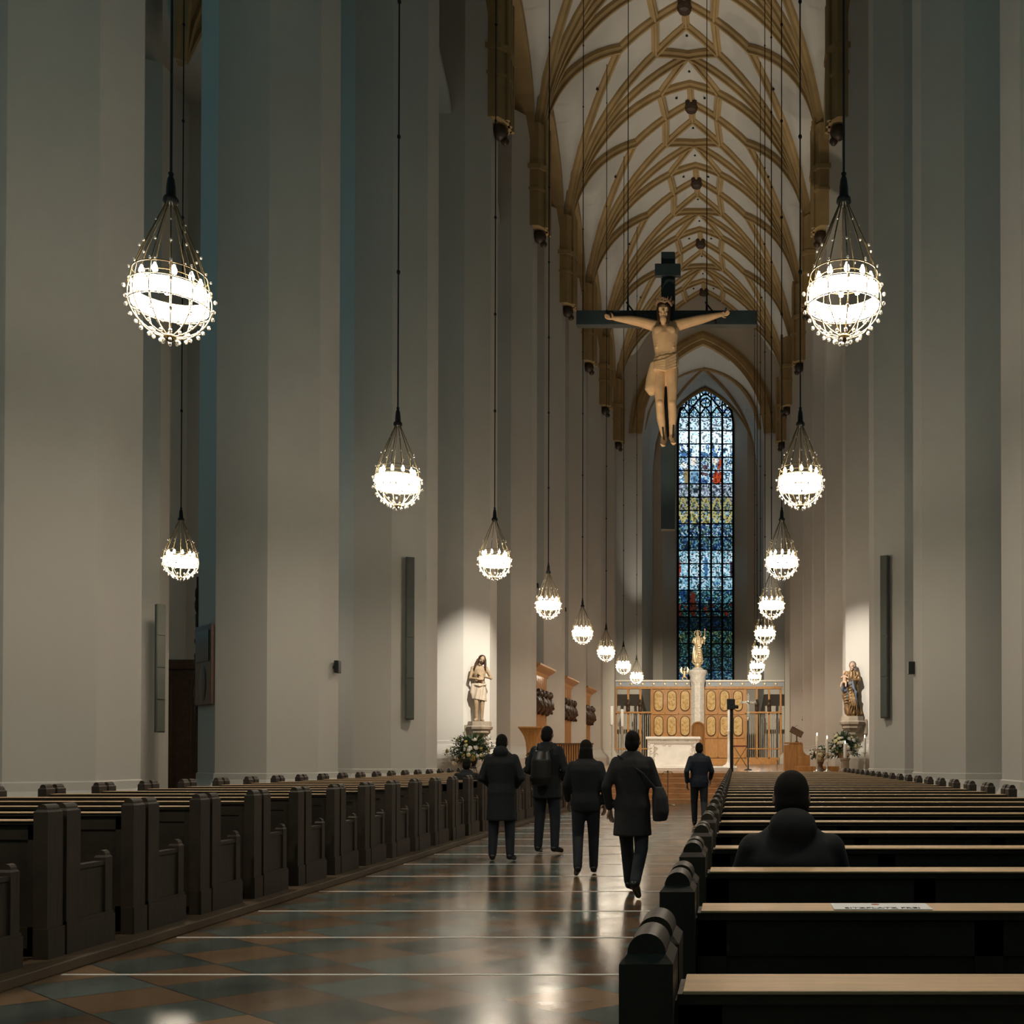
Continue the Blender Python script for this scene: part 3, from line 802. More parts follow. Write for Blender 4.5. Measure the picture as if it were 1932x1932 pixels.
def head(mb, c, s=1.0, q=None, face=Vector((0, 1, 0)), beard=False):
    """head centred at c, height .235*s, facing +Y before q"""
    q = q or Matrix.Identity(3); c = Vector(c)
    P = lambda x, y, z: c + q @ Vector((x, y, z)) * s
    mb.ell(P(0, -.005, .025), (.074 * s, .092 * s, .092 * s), 14, 10, q)
    mb.ell(P(0, .02, -.045), (.056 * s, .068 * s, .075 * s), 12, 8, q)
    mb.cap([P(0, .085, .02), P(0, .108, -.02)], [.010 * s, .015 * s], 6)       # nose
    mb.cap([P(-.045, .078, .035), P(.045, .078, .035)], .013 * s, 6)             # brow
    for e in (-1, 1):
        mb.ell(P(e * .031, .074, .012), (.013 * s, .012 * s, .009 * s), 8, 6, q)
        mb.ell(P(e * .076, -.002, .0), (.012 * s, .02 * s, .032 * s), 8, 6, q)
        mb.ell(P(e * .035, .062, -.03), (.022 * s, .018 * s, .02 * s), 8, 6, q)
    mb.cap([P(-.022, .083, -.052), P(.022, .083, -.052)], .010 * s, 6)
    mb.ell(P(0, .07, -.095), (.026 * s, .02 * s, .02 * s), 8, 6, q)
    if beard: mb.ell(P(0, .07, -.11), (.045 * s, .035 * s, .055 * s), 10, 8, q)

def person(name, label, loc, rz, H, pose, coat, hairlong=False, bag=None, hood=False, longcoat=.0, seatz=.52):
    """a clothed figure facing +Y before rz"""
    k = H / 1.75
    t = thing(name, label, 'person', loc, rz)
    V = lambda x, y, z: Vector((x * k, y * k, z * k))
    dz = 0
    if pose == 'sit':
        hipz = (seatz + .10) / k
        hips = [V(-.095, 0, hipz), V(.095, 0, hipz)]
        knees = [V(-.12, .43, hipz + .01), V(.12, .43, hipz + .01)]
        ank = [V(-.12, .40, .09), V(.12, .40, .09)]
        toe = [V(-.13, .58, .04), V(.13, .58, .04)]
        sh = hipz + .50
        shd = [V(-.185, -.02, sh), V(.185, -.02, sh)]
        elb = [V(-.25, .08, sh - .27), V(.25, .08, sh - .27)]
        wri = [V(-.15, .30, hipz + .10), V(.15, .30, hipz + .10)]
        hd = [Vector((.3, 1, -.2)), Vector((-.3, 1, -.2))]
    else:
        hipz = .92; sh = 1.44
        hips = [V(-.09, 0, hipz), V(.09, 0, hipz)]
        if pose == 'walk':
            knees = [V(-.10, .20, .52), V(.10, -.02, .50)]; ank = [V(-.09, .27, .10), V(.10, -.36, .17)]
            toe = [V(-.10, .45, .04), V(.11, -.22, .04)]
            elb = [V(-.26, -.10, 1.16), V(.26, .03, 1.16)]; wri = [V(-.25, .02, .92), V(.23, .24, .99)]
        elif pose == 'step':
            knees = [V(-.10, .03, .50), V(.10, .13, .51)]; ank = [V(-.10, -.17, .12), V(.10, .14, .09)]
            toe = [V(-.12, -.01, .04), V(.11, .32, .04)]
            elb = [V(-.25, .02, 1.16), V(.25, -.06, 1.16)]; wri = [V(-.23, .16, .96), V(.24, -.02, .92)]
        else:
            knees = [V(-.11, .02, .50), V(.11, .02, .50)]; ank = [V(-.12, -.02, .09), V(.12, -.02, .09)]
            toe = [V(-.15, .16, .04), V(.15, .16, .04)]
            elb = [V(-.27, -.02, 1.15), V(.27, -.02, 1.15)]; wri = [V(-.16, .20, 1.02), V(.16, .20, 1.02)]
        shd = [V(-.185, 0, sh), V(.185, 0, sh)]
        hd = [Vector((0, .4, -1)), Vector((0, .4, -1))] if pose != 'stand' else [Vector((.6, .8, .1)), Vector((-.6, .8, .1))]
    def torso(g):
        return [(0, 0, (hipz - .09) * k, (.15 + g) * k, (.10 + g) * k), (0, 0, (hipz + .03) * k, (.165 + g) * k, (.115 + g) * k), (0, 0, (hipz + .16) * k, (.14 + g) * k, (.10 + g) * k),
                (0, 0, (hipz + .32) * k, (.165 + g) * k, (.115 + g) * k), (0, -.01 * k, (sh - .08) * k, (.18 + g) * k, (.115 + g) * k), (0, -.01 * k, sh * k, (.15 + g) * k, (.09 + g) * k),
                (0, 0, (sh + .05) * k, (.07 + g) * k, (.065 + g) * k)]
    hc = V(0, .02, sh + .19)
    b_ = MB(); b_.stack(torso(0))
    b_.cap([V(0, -.01, sh), V(0, .0, sh + .12)], .055 * k, 10)
    head(b_, hc, k)
    for i in range(2):
        b_.cap([hips[i], knees[i], ank[i]], [.083 * k, .056 * k, .04 * k]); b_.cap([ank[i], toe[i]], [.04 * k, .03 * k])
        b_.cap([shd[i] + Vector(((.03, -.03)[i], 0, -.03)), elb[i], wri[i]], [.040 * k, .034 * k, .026 * k])
        hand(b_, wri[i], hd[i], Vector(((1, -1)[i] * -1, .3, .6)), k, .35)
    b_.blob('body', M['skin'], t, .010, 2)
    ct = MB(); ct.stack(torso(.035))
    if longcoat and pose != 'sit':
        g = .05; ct.stack([(0, 0, (hipz - longcoat) * k, .21 * k, .17 * k), (0, 0, (hipz - longcoat * .5) * k, .20 * k, .155 * k), (0, 0, (hipz + .05) * k, .19 * k, .145 * k)])
    elif pose == 'sit':
        ct.stack([(0, .03, (hipz - .09) * k, .24 * k, .18 * k), (0, .02, (hipz + .1) * k, .225 * k, .16 * k), (0, 0, (hipz + .3) * k, .20 * k, .14 * k)])
    for i in range(2):
        wv = wri[i] + (elb[i] - wri[i]).normalized() * .03
        ct.cap([shd[i] + Vector(((.014, -.014)[i], 0, -.02)), elb[i], wv], [.066 * k, .058 * k, .045 * k])
    ct.stack([(0, -.015, (sh - .02) * k, .19 * k, .10 * k), (0, -.015, (sh + .05) * k, .13 * k, .085 * k), (0, -.012, (sh + .10) * k, .075 * k, .07 * k)])
    if hood: ct.ell(V(0, -.09, sh + .07), (.11 * k, .07 * k, .09 * k))
    ct.blob('coat', coat, t, .014, 5)
    tr_ = MB()
    for i in range(2):
        av = ank[i] + (knees[i] - ank[i]).normalized() * .02
        tr_.cap([hips[i], knees[i], av], [.10 * k, .075 * k, .058 * k])
    tr_.cap([hips[0], hips[1]], .11 * k)
    tr_.blob('trousers', M['trouser'], t, .014, 4)
    for i in range(2):
        sb = MB(); heel = ank[i] + (ank[i] - toe[i]).normalized() * .03; 
        sb.cap([heel + Vector((0, 0, -.02)), (heel + toe[i]) / 2, toe[i]], [.045 * k, .044 * k, .036 * k])
        sb.blob('shoe', M['leather'], t, .012, 3)
    hb = MB(); hb.ell(hc + V(0, -.018, .035), (.080 * k, .094 * k, .095 * k), 14, 10)
    hb.ell(hc + V(0, -.05, -.02), (.080 * k, .065 * k, .085 * k), 12, 8)
    if hairlong:
        hb.stack([(0, -.055 * k, (sh - .05) * k, .085 * k, .03 * k), (0, -.05 * k, (sh + .08) * k, .095 * k, .045 * k), (0, -.04 * k, (sh + .2) * k, .085 * k, .06 * k)])
    o = hb.blob('hair', M['hair'], t, .014, 2)
    if bag == 'pack':
        pk = MB(); pk.stack([(0, -.22 * k, (sh - .50) * k, .13 * k, .07 * k), (0, -.23 * k, (sh - .4) * k, .15 * k, .09 * k), (0, -.22 * k, (sh - .15) * k, .14 * k, .085 * k), (0, -.19 * k, (sh - .02) * k, .10 * k, .05 * k)])
        pk.cap([V(-.1, -.15, sh - .02), V(-.12, -.02, sh + .075), V(-.12, .12, sh - .06)], .018); pk.cap([V(.1, -.15, sh - .02), V(.12, -.02, sh + .075), V(.12, .12, sh - .06)], .018)
        bg = pk.blob('backpack', M['leather'], None, .014, 3)
    elif bag:
        pk = MB(); s = 1
        pk.stack([(.30 * k, -.02, .80 * k, .07 * k, .15 * k), (.31 * k, -.02, .9 * k, .085 * k, .18 * k), (.30 * k, -.02, 1.05 * k, .08 * k, .17 * k), (.28 * k, -.02, 1.16 * k, .05 * k, .12 * k)])
        pk.cap([V(.29, .1, 1.12), V(.16, .13, 1.38), V(-.12, .07, 1.50), V(-.14, -.09, 1.49), V(.15, -.17, 1.3), V(.29, -.13, 1.12)], .014)
        bg = pk.blob('shoulder_bag', M['coat2'], None, .013, 3)
    else: bg = None
    if bg is not None:
        bg.location = loc; bg.rotation_euler = (0, 0, rz)
        tag(bg, ('dark backpack worn by the tall standing person by the left pews' if bag == 'pack' else 'dark shoulder bag carried on the hip of the walker nearest the camera'), 'bag')
    return t

person('person', 'nearest walker in the aisle, long dark coat and shoulder bag', (-1.04, 10.2, 0), R(-6), 1.66, 'walk', M['coat2'], False, 'bag', longcoat=.28)
person('person', 'person in a short dark jacket walking in mid-aisle left of the bag carrier', (-1.76, 11.9, 0), R(8), 1.60, 'step', M['coat1'], True)
person('person', 'person in a dark hooded coat standing by the left pews in front of the flowers', (-3.12, 13.5, 0), R(4), 1.70, 'stand', M['coat1'], False, None, True, longcoat=.35)
person('person', 'tall standing person with a backpack between the wooden lectern and the walkers', (-2.72, 14.6, 0), R(-10), 1.84, 'stand', M['coat1'], False, 'pack', longcoat=.15)
person('person', 'person in a navy jacket walking toward the steps right of the white altar', (-.72, 20.0, 0), R(3), 1.68, 'walk', M['coat3'])
person('person', 'person in black seated alone in the right pews, seen from behind', (.225, 4.08, 0), R(0), 1.60, 'sit', M['coat1'], False, hood=True, seatz=.50)
person('person', 'person in a dark jacket seated in the left pews below the left flower arrangement', (-5.05, 18.65 + .22 + .15, 0), R(0), 1.74, 'sit', M['coat1'], seatz=.47)
person('person', 'person with short hair seated in the left pews in front of the wooden lectern', (-4.86, 23.4 + .36, 0), R(0), 1.78, 'sit', M['coat1'], seatz=.47)

# ------------------------------------------------------------------ hanging crucifix
YC = 35.3
S1 = YC / FPX
def at(px, py, y): return Vector(((px - VX) * y / FPX, y, EYE + (VY - py) * y / FPX))
crx = thing('crucifix', 'huge dark cross with a carved figure hanging above the nave', 'crucifix', (at(1259, 600, YC).x, YC, 9.4))
bm_ = MB(); ztop = at(0, 465, YC).z - 9.4
zb1, zb2 = at(0, 609, YC).z - 9.4, at(0, 582, YC).z - 9.4
MB().box(-.24, .24, .18, .52, 0, ztop).build('upright_beam', M['cross'], crx, bevel=.01)
MB().box(-3.2, 3.13, -.02, .30, zb1, zb2).build('cross_beam', M['cross'], crx, bevel=.01)
zt1 = at(0, 515, YC).z - 9.4
MB().box(-.45, .45, .0, .2, zt1, zt1 + .42).build('title_board', M['cross'], crx, bevel=.01)
cb = MB()
for px_ in (1183, 1333):
    x = (px_ - 1259) * S1
    cb.tube([(x, .14, zb2), (x, .14, zb2 + .9), (x, .14, 36.0 - 9.4 - abs(x + (crx.location.x - AX)) * .55)], [.05, .02, .012], 6)
    cb.tube([(x - .05, .14, zb2 + .35), (x + .25, -.04, zb2 - .1), (x + .32, -.04, zb1)], .03, 6)
cb.build('hanging_cable', M['iron'], crx)
# the figure (faces the camera: -Y), 5.1 m
cf = MB(); Zf = lambda py: at(0, py, YC).z - 9.4
Xf = lambda px_: (px_ - 1259) * S1
def P(px_, py, y=-.25): return Vector((Xf(px_), y, Zf(py)))
cf.stack([(Xf(1255), -.28, Zf(704), .42, .30), (Xf(1256), -.28, Zf(690), .44, .32), (Xf(1257), -.30, Zf(672), .38, .27), (Xf(1256), -.33, Zf(655), .41, .30), (Xf(1256), -.34, Zf(638), .46, .34), (Xf(1256), -.30, Zf(624), .48, .30), (Xf(1254), -.28, Zf(616), .34, .22), (Xf(1253), -.32, Zf(606), .17, .17)], 20)
cf.cap([P(1253, 618), P(1253, 600, -.38)], .15)
for x in (1245, 1266): cf.ell(P(x, 632, -.58), (.19, .10, .15))
for i, x in enumerate((1236, 1276)):
    for q in range(4): cf.cap([P(x + (4 if i == 0 else -4), 648 + q * 5, -.52), P(x, 645 + q * 5, -.36)], .035, 6)
cf.cap([P(1236, 617), P(1205, 608, -.22), P(1190, 605, -.2), P(1160, 600, -.12)], [.20, .165, .15, .085], 12)
cf.cap([P(1274, 617), P(1306, 608, -.22), P(1325, 603, -.2), P(1358, 593, -.12)], [.20, .165, .15, .085], 12)
cf.cap([P(1246, 700), P(1245, 735, -.34), P(1246, 766, -.38), P(1248, 795, -.3), P(1254, 830, -.24)], [.25, .19, .155, .15, .09], 12)
cf.cap([P(1267, 700), P(1269, 735, -.34), P(1269, 766, -.40), P(1270, 795, -.3), P(1268, 826, -.24)], [.25, .19, .155, .15, .09], 12)
for x in (1246, 1269): cf.ell(P(x, 767, -.50), (.11, .07, .11))
cf.cap([P(1253, 832, -.26), P(1252, 845, -.5)], [.12, .085]); cf.cap([P(1269, 828, -.26), P(1272, 842, -.5)], [.12, .085])
for fx, fy in ((1249, 846), (1251, 848), (1254, 849), (1256, 849), (1269, 844), (1272, 845), (1274, 845), (1276, 844)): cf.cap([P(fx, fy - 3, -.52), P(fx, fy, -.60)], .035, 6)
q180 = Matrix.Rotation(math.pi, 3, 'Z') @ Matrix.Rotation(R(12), 3, 'X')
q180 = Matrix.Rotation(math.pi, 3, 'Z')
head(cf, P(1253, 597, -.42), 2.75, q180, beard=True)
hand(cf, P(1160, 600, -.14), (-1, 0, .15), (0, 1, 0), 2.3, .35, .0125); hand(cf, P(1358, 593, -.14), (1, 0, .15), (0, 1, 0), 2.3, .35, .0125)
body = cf.blob('corpus', M['corpus'], crx, .026, 1)
lc = MB()
nn = 28; rr_ = []
for i in range(9):
    t = i / 8; zz = Zf(676 + 27 * t); rx = .41 + .06 * math.sin(t * 3.1); ry = .33 + .03 * t
    rr_.append([(Xf(1256) + (rx + .02 * math.sin(j * 2.4 + t * 9)) * math.cos(2 * math.pi * j / nn), -.29 + (ry + .02 * math.sin(j * 2.4 + t * 9)) * math.sin(2 * math.pi * j / nn), zz + .10 * math.sin(2 * math.pi * j / nn * 1 + 1.0)) for j in range(nn)])
lc.rings(rr_)
for q in range(5):
    lc.cap([P(1238, 692 + q * 3, -.55), P(1256, 690 + q * 5, -.66), P(1276, 676 + q * 6, -.5)], .045, 6)
lc.stack([(Xf(1230), -.3, Zf(748), .10, .14), (Xf(1229), -.3, Zf(738), .22, .18), (Xf(1232), -.3, Zf(715), .22, .2), (Xf(1238), -.32, Zf(690), .20, .2), (Xf(1244), -.32, Zf(680), .12, .14)])
lc.blob('loincloth', M['loin'], crx, .026, 1)
hh = MB()
hh.ell(P(1253, 585, -.34), (.24, .26, .2))
for s_, x in ((-1, 1243.5), (1, 1263.5)):
    hh.cap([P(x, 588, -.44), P(x - s_ * .5, 600, -.5), P(x + s_ * -1.5, 612, -.52), P(x - s_ * 3, 620, -.52)], [.07, .075, .07, .03], 8)
hh.blob('hair', M['hairwood'], crx, .025, 2)
cw = MB()
for q in range(3): cw.tube([(Xf(1253) + .27 * math.cos(a * .35) , -.4 + .29 * math.sin(a * .35), Zf(580) + .05 * math.sin(a * 1.7 + q * 2) + q * .03) for a in range(19)], .045, 6)
for a in range(16): cw.cap([(Xf(1253) + .27 * math.cos(a * .4), -.4 + .29 * math.sin(a * .4), Zf(580)), (Xf(1253) + .38 * math.cos(a * .4), -.4 + .38 * math.sin(a * .4), Zf(576) + .05 * (a % 3))], [.025, .006], 5)
cw.build('crown_of_thorns', M['thorn'], crx)
for a, bq in ((P(1254, 838, -.4), P(1253, 818, -.75)), (P(1270, 834, -.4), P(1273, 814, -.75)), (P(1154, 600, .0), P(1151, 598, -.4)), (P(1366, 590, .0), P(1370, 588, -.4))): MB().cap([a, bq], [.02, .035], 6).build('nail', M['iron'], crx)

# ------------------------------------------------------------------ statues on the fourth pillars
def console(t, z0, z1, w_, m=None):
    mb = MB(); h = z1 - z0
    prof = [(w_ * .35, 0), (w_ * .5, h * .1), (w_ * .5, h * .2), (w_ * .62, h * .3), (w_ * .8, h * .42), (w_ * .8, h * .55), (w_ * .95, h * .6), (w_ * 1.0, h * .72), (w_ * .9, h * .78), (w_ * .86, h)]
    mb.lathe([(a, z0 + bq) for a, bq in prof], n=8, smooth=False, rot=R(22.5))
    return mb
# man of sorrows, facing the nave
c1 = thing('wall_console', 'moulded stone console on the fourth left pillar carrying the pale loincloth statue', 'console', (-8.84, 34.95, 0))
console(c1, 1.95, 2.62, .46).box(-.5, .1, -.1, .5, 2.0, 2.5).build('stone_block', M['stone'], c1)
st1 = thing('statue', 'carved standing man in a loincloth, head tilted and hands on chest, on the left pillar', 'statue', (-8.84, 34.9, 2.62), R(180 + 20))
k = 2.30 / 1.75; V = lambda x, y, z: Vector((x * k, y * k, z * k))
sb = MB(); sb.stack([(0, 0, .80 * k, .14 * k, .10 * k), (0, 0, .92 * k, .155 * k, .11 * k), (0, 0, 1.05 * k, .125 * k, .09 * k), (0, .01 * k, 1.22 * k, .155 * k, .11 * k), (0, 0, 1.36 * k, .17 * k, .11 * k), (0, 0, 1.43 * k, .14 * k, .08 * k), (0, 0, 1.48 * k, .06 * k, .06 * k)])
sb.cap([V(0, 0, 1.42), V(-.03, .02, 1.54)], .05 * k)
qh = Matrix.Rotation(R(-22), 3, 'Y') @ Matrix.Rotation(R(-12), 3, 'X')
head(sb, V(-.055, .04, 1.62), k, qh, beard=True)
sb.cap([V(-.075, 0, .85), V(-.07, .03, .48), V(-.06, 0, .08)], [.09 * k, .062 * k, .042 * k]); sb.cap([V(.08, 0, .85), V(.085, .06, .48), V(.08, .02, .08)], [.09 * k, .062 * k, .042 * k])
sb.cap([V(-.06, 0, .04), V(-.08, .16, .025)], [.05 * k, .035 * k]); sb.cap([V(.08, .02, .04), V(.13, .17, .025)], [.05 * k, .035 * k])
sb.cap([V(.17, 0, 1.40), V(.24, .05, 1.13), V(.06, .19, 1.10)], [.055 * k, .045 * k, .03 * k]); hand(sb, V(.06, .19, 1.10), (-.9, .1, .1), (0, 1, .2), k, .2)
sb.cap([V(-.17, 0, 1.40), V(-.29, .04, 1.14), V(-.07, .17, 1.17)], [.055 * k, .045 * k, .03 * k]); hand(sb, V(-.07, .17, 1.17), (.7, .1, .6), (0, 1, .2), k, .2)
sb.blob('figure', M['stone_fig'], st1, .014, 2)
lb = MB(); rr_ = []
for i in range(10):
    t = i / 9; nn = 32
    rr_.append([(((.155 + .035 * t + .012 * math.sin(j * 1.9 + t * 5)) * math.cos(2 * math.pi * j / nn)) * k, ((.115 + .035 * t + .014 * math.sin(j * 1.9 + t * 5)) * math.sin(2 * math.pi * j / nn)) * k, (1.0 - .44 * t + .03 * math.cos(2 * math.pi * j / nn)) * k) for j in range(nn)])
lb.rings(rr_); lb.cap([V(.17, .05, .95), V(.20, .06, .75), V(.18, .05, .6)], [.05 * k, .05 * k, .02 * k])
lb.cap([V(-.15, .08, .97), V(.02, .15, .93), V(.17, .06, .97)], .03 * k)
lb.blob('loincloth', M['cloth_fig'], st1, .014, 1)
hb = MB(); hb.ell(V(-.065, .015, 1.66), (.1 * k, .105 * k, .095 * k)); hb.ell(V(-.05, -.03, 1.58), (.1 * k, .07 * k, .1 * k))
for s_ in (-1, 1): hb.cap([V(-.05 + s_ * .09, .03, 1.62), V(-.02 + s_ * .12, .06, 1.50), V(s_ * .14, .08, 1.38), V(s_ * .15, .06, 1.32)], [.035 * k, .035 * k, .025 * k, .012 * k])
hb.ell(V(-.035, .10, 1.535), (.055 * k, .04 * k, .05 * k)); hb.blob('hair', M['hairwood'], st1, .014, 1)

# Madonna with child
def robe(mb, rows, k, n=40, fold=.02, nf=7, seed=1, amp=None):
    rg = random.Random(seed); ph = [rg.uniform(0, 6.3) for _ in range(3)]
    rr_ = []
    for i, (x, y, z, a, bq) in enumerate(rows):
        t = i / (len(rows) - 1); f_ = fold * (1 - .6 * t)
        ring = []
        for j in range(n):
            th = 2 * math.pi * j / n
            w_ = f_ * (math.sin(nf * th + ph[0] + 2.5 * t) + .6 * math.sin((nf * 2 - 1) * th + ph[1] - 3 * t))
            ring.append(((x + (a + w_) * math.cos(th)) * k, (y + (bq + w_) * math.sin(th)) * k, z * k))
        rr_.append(ring)
    mb.rings(rr_)
c2 = thing('wall_console', 'octagonal stone console on the fourth right pillar under the mother and child statue', 'console', (4.02, 34.95, 0))
console(c2, 2.1, 2.8, .46).box(-.1, .5, -.1, .5, 2.2, 2.7).build('stone_block', M['stone'], c2)
st2 = thing('statue', 'gilded mother holding a child, carved robe of gold and blue, on the right pillar', 'statue', (4.0, 34.92, 2.8), R(180 - 12))
k = 1.90 / 1.75
rb = MB(); robe(rb, [(-.06, .0, .0, .14, .14), (-.06, 0, .08, .24, .19), (-.02, 0, .22, .24, .19), (.03, 0, .45, .20, .17), (.05, 0, .68, .23, .18), (.03, 0, .88, .22, .17), (-.01, 0, 1.05, .17, .14), (-.02, 0, 1.25, .19, .14), (-.03, 0, 1.40, .15, .11), (-.03, 0, 1.47, .07, .06)], k, 60, .042, 8)
V = lambda x, y, z: Vector((x * k, y * k, z * k))
for q in range(7): rb.cap([V(-.20 + q * .02, .10, 1.30 - q * .06), V(.0, .24, 1.0 - q * .09), V(.22, .12, .95 - q * .09)], .022, 6)
for q in range(4): rb.cap([V(.12 - q * .05, .2, .9), V(-.02 - q * .05, .26, .4), V(.10 - q * .1, .24, .06)], .022, 6)
rb.cap([V(-.18, .0, 1.38), V(-.24, .08, 1.15), V(.0, .2, 1.12)], [.07, .065, .045]); rb.cap([V(.15, .0, 1.38), V(.22, .1, 1.12), V(.20, .24, 1.05)], [.07, .065, .045])
rb.blob('robe', M['oldgold'], st2, .014, 1)
mn = MB(); robe(mn, [(.10, -.02, .5, .10, .18), (.08, 0, .8, .12, .19), (.06, 0, 1.0, .14, .18)], k, 30, .02, 5, 4)
for q in range(5): mn.cap([V(-.05 + q * .03, .20, 1.15 - q * .03), V(-.14 - q * .01, .22, .75), V(-.20 + q * .03, .17, .3)], .03, 6)
mn.cap([V(.2, .16, .98), V(.24, .14, .85), V(.18, .18, .8)], [.09, .09, .05])
mn.blob('mantle', M['bluegrey'], st2, .014, 1)
hb = MB(); head(hb, V(-.04, .05, 1.58), k * 1.08, Matrix.Rotation(R(-25), 3, 'Z') @ Matrix.Rotation(R(-8), 3, 'X')); hb.cap([V(-.03, 0, 1.45), V(-.03, .02, 1.55)], .05)
hand(hb, V(.0, .2, 1.12), (1, .2, 0), (0, 1, 0), k, .3)
hb.blob('face', M['flesh_fig'], st2, .010, 1)
vb = MB(); vb.ell(V(-.03, -.045, 1.63), (.13, .13, .15)); vb.ell(V(-.10, -.02, 1.5), (.08, .10, .16)); vb.stack([(-.04 * k, -.03, 1.38 * k, .13, .08), (-.04 * k, -.03, 1.5 * k, .10, .08), (-.04 * k, -.02, 1.62 * k, .10, .09)])
vb.blob('veil', M['veil'], st2, .014, 1)
ch = MB(); head(ch, V(.20, .26, 1.37), k * .62, Matrix.Rotation(R(-40), 3, 'Z')); ch.stack([(.2 * k, .24 * k, 1.06 * k, .075, .065), (.2 * k, .24 * k, 1.16 * k, .07, .06), (.2 * k, .24 * k, 1.25 * k, .075, .055), (.2 * k, .25 * k, 1.29 * k, .04, .04)])
ch.cap([V(.15, .27, 1.25), V(.08, .32, 1.2), V(.06, .3, 1.3)], [.03, .027, .02]); ch.cap([V(.25, .27, 1.25), V(.31, .32, 1.19), V(.30, .38, 1.22)], [.03, .027, .02])
ch.cap([V(.17, .27, 1.06), V(.14, .38, 1.05), V(.14, .40, .93)], [.045, .04, .028]); ch.cap([V(.24, .27, 1.06), V(.27, .38, 1.03), V(.30, .38, .92)], [.045, .04, .028])
ch.blob('child', M['flesh_fig'], st2, .010, 1)

# ------------------------------------------------------------------ flower arrangements
def bouquet(name, label, c, r, floor, nfl, seed, stand='iron', wide=1.2):
    rg = random.Random(seed); t = thing(name, label, 'flowers', (c[0], c[1], floor))
    h = c[2] - floor
    fo = MB()
    for i in range(int(420 * r)):
        a = rg.uniform(0, 6.283); e = rg.uniform(-.5, 1.35); L_ = r * rg.uniform(.55, 1.25)
        d = Vector((math.cos(a) * math.cos(e) * wide, math.sin(a) * math.cos(e) * .7, math.sin(e) * .95))
        p0 = Vector((0, 0, h - r * .35)); p1 = p0 + d * L_
        sd = d.cross(Vector((0, 0, 1)));  sd = sd.normalized() * .045 if sd.length > .01 else Vector((.05, 0, 0))
        pm = p0.lerp(p1, .7) + Vector((0, 0, .05))
        up = Vector((0, 0, .006))
        fo.cur = 0 if rg.random() < .78 else 1
        fo.add([p0.lerp(p1, .35), pm - sd, p1 + Vector((0, 0, -.04)), pm + sd, p0.lerp(p1, .35) - up, pm - sd - up, p1 + Vector((0, 0, -.046)), pm + sd - up], [(0, 1, 2, 3), (7, 6, 5, 4), (0, 4, 5, 1), (1, 5, 6, 2), (2, 6, 7, 3), (3, 7, 4, 0)])
        for q in range(3):
            l0 = p0.lerp(p1, .55 + q * .15); dd = Vector((rg.uniform(-1, 1), rg.uniform(-1, 1), rg.uniform(-.3, 1))).normalized() * .09
            s2 = dd.cross(Vector((0, 1, .3))).normalized() * .022
            fo.add([l0, l0 + dd * .5 + s2, l0 + dd, l0 + dd * .5 - s2], [(0, 1, 2, 3)])
    tag(fo.build('foliage', [M['leaf'], M['leaf_pale']], t, fix=False), kind='stuff')
    def bloom(m):
        b2 = MB()
        for ring, (nr, rr0, zz) in enumerate(((6, .5, .15), (8, .85, -.02))):
            for q in range(nr):
                a = 2 * math.pi * q / nr + ring * .3
                b2.ell((rr0 * math.cos(a) * .6, rr0 * math.sin(a) * .6, zz), (.36, .36, .26), 6, 4)
        b2.ell((0, 0, .25), (.3, .3, .25), 6, 4)
        return b2.mesh('blossom', m)
    ms = [bloom(M['petal_w']), bloom(M['petal_y']), bloom(M['petal_g'])]
    for i in range(nfl):
        a = rg.uniform(R(190), R(350)); e = rg.uniform(-.55, 1.0)
        d = Vector((math.cos(a) * math.cos(e) * wide, math.sin(a) * math.cos(e) * .75, math.sin(e)))
        o = bpy.data.objects.new('blossom', ms[0 if rg.random() < .55 else 1 if (rg.random() < .6 and 'left' in label) else 2]); C.objects.link(o); o.parent = t
        o.location = Vector((0, 0, h - r * .3)) + d * r * rg.uniform(.55, .95); o.rotation_euler = d.to_track_quat('Z', 'Y').to_euler()
        s_ = rg.uniform(.075, .115); o.scale = (s_, s_, s_)
    vz = h - r * .75
    MB().lathe([(.10, vz - .12), (.17, vz), (.22, vz + .22), (.24, vz + .3), (.2, vz + .28)], n=16).build('bowl', M['stone'] if stand != 'iron' else M['iron'], t)
    if stand == 'iron':
        sd_ = MB()
        for q in range(4):
            a = R(45 + 90 * q); sd_.tube([(.16 * math.cos(a), .16 * math.sin(a), vz), (.13 * math.cos(a), .13 * math.sin(a), vz * .5), (.2 * math.cos(a), .2 * math.sin(a), 0)], .012, 6)
        for z in (vz - .01, vz * .5, .12): sd_.tube([(.16 * math.cos(2 * math.pi * i / 16), .16 * math.sin(2 * math.pi * i / 16), z) for i in range(17)], .01, 5)
        sd_.build('stand', M['iron'], t)
    else:
        MB().lathe([(.2, 0), (.2, .05), (.09, .12), (.08, vz - .2), (.12, vz - .1)], n=12).build('stand', M['wood_dark'], t)
    return t
p = at(890, 1409, 34.0); bouquet('flower_arrangement', 'large white and yellow flower arrangement on an iron stand at the left pillar', (p.x, 34.0, p.z), .74, .9, 34, 5)
p = at(1592, 1402, 34.1); bouquet('flower_arrangement', 'tall cream flower arrangement under the mother and child statue', (p.x, 34.1, p.z), .62, .9, 32, 8, 'wood', 1.0)
p = at(1548, 1418, 34.4); bouquet('flower_arrangement', 'low cream flower arrangement between the candles and the wooden desk', (p.x, 34.4, p.z), .33, .9, 13, 11, 'wood', 1.1)
p = at(1012, 1424, 33.6); bouquet('flower_arrangement', 'small flower arrangement at the foot of the wooden lectern on the left', (p.x, 33.6, p.z), .34, .9, 11, 12, 'iron', 1.0)

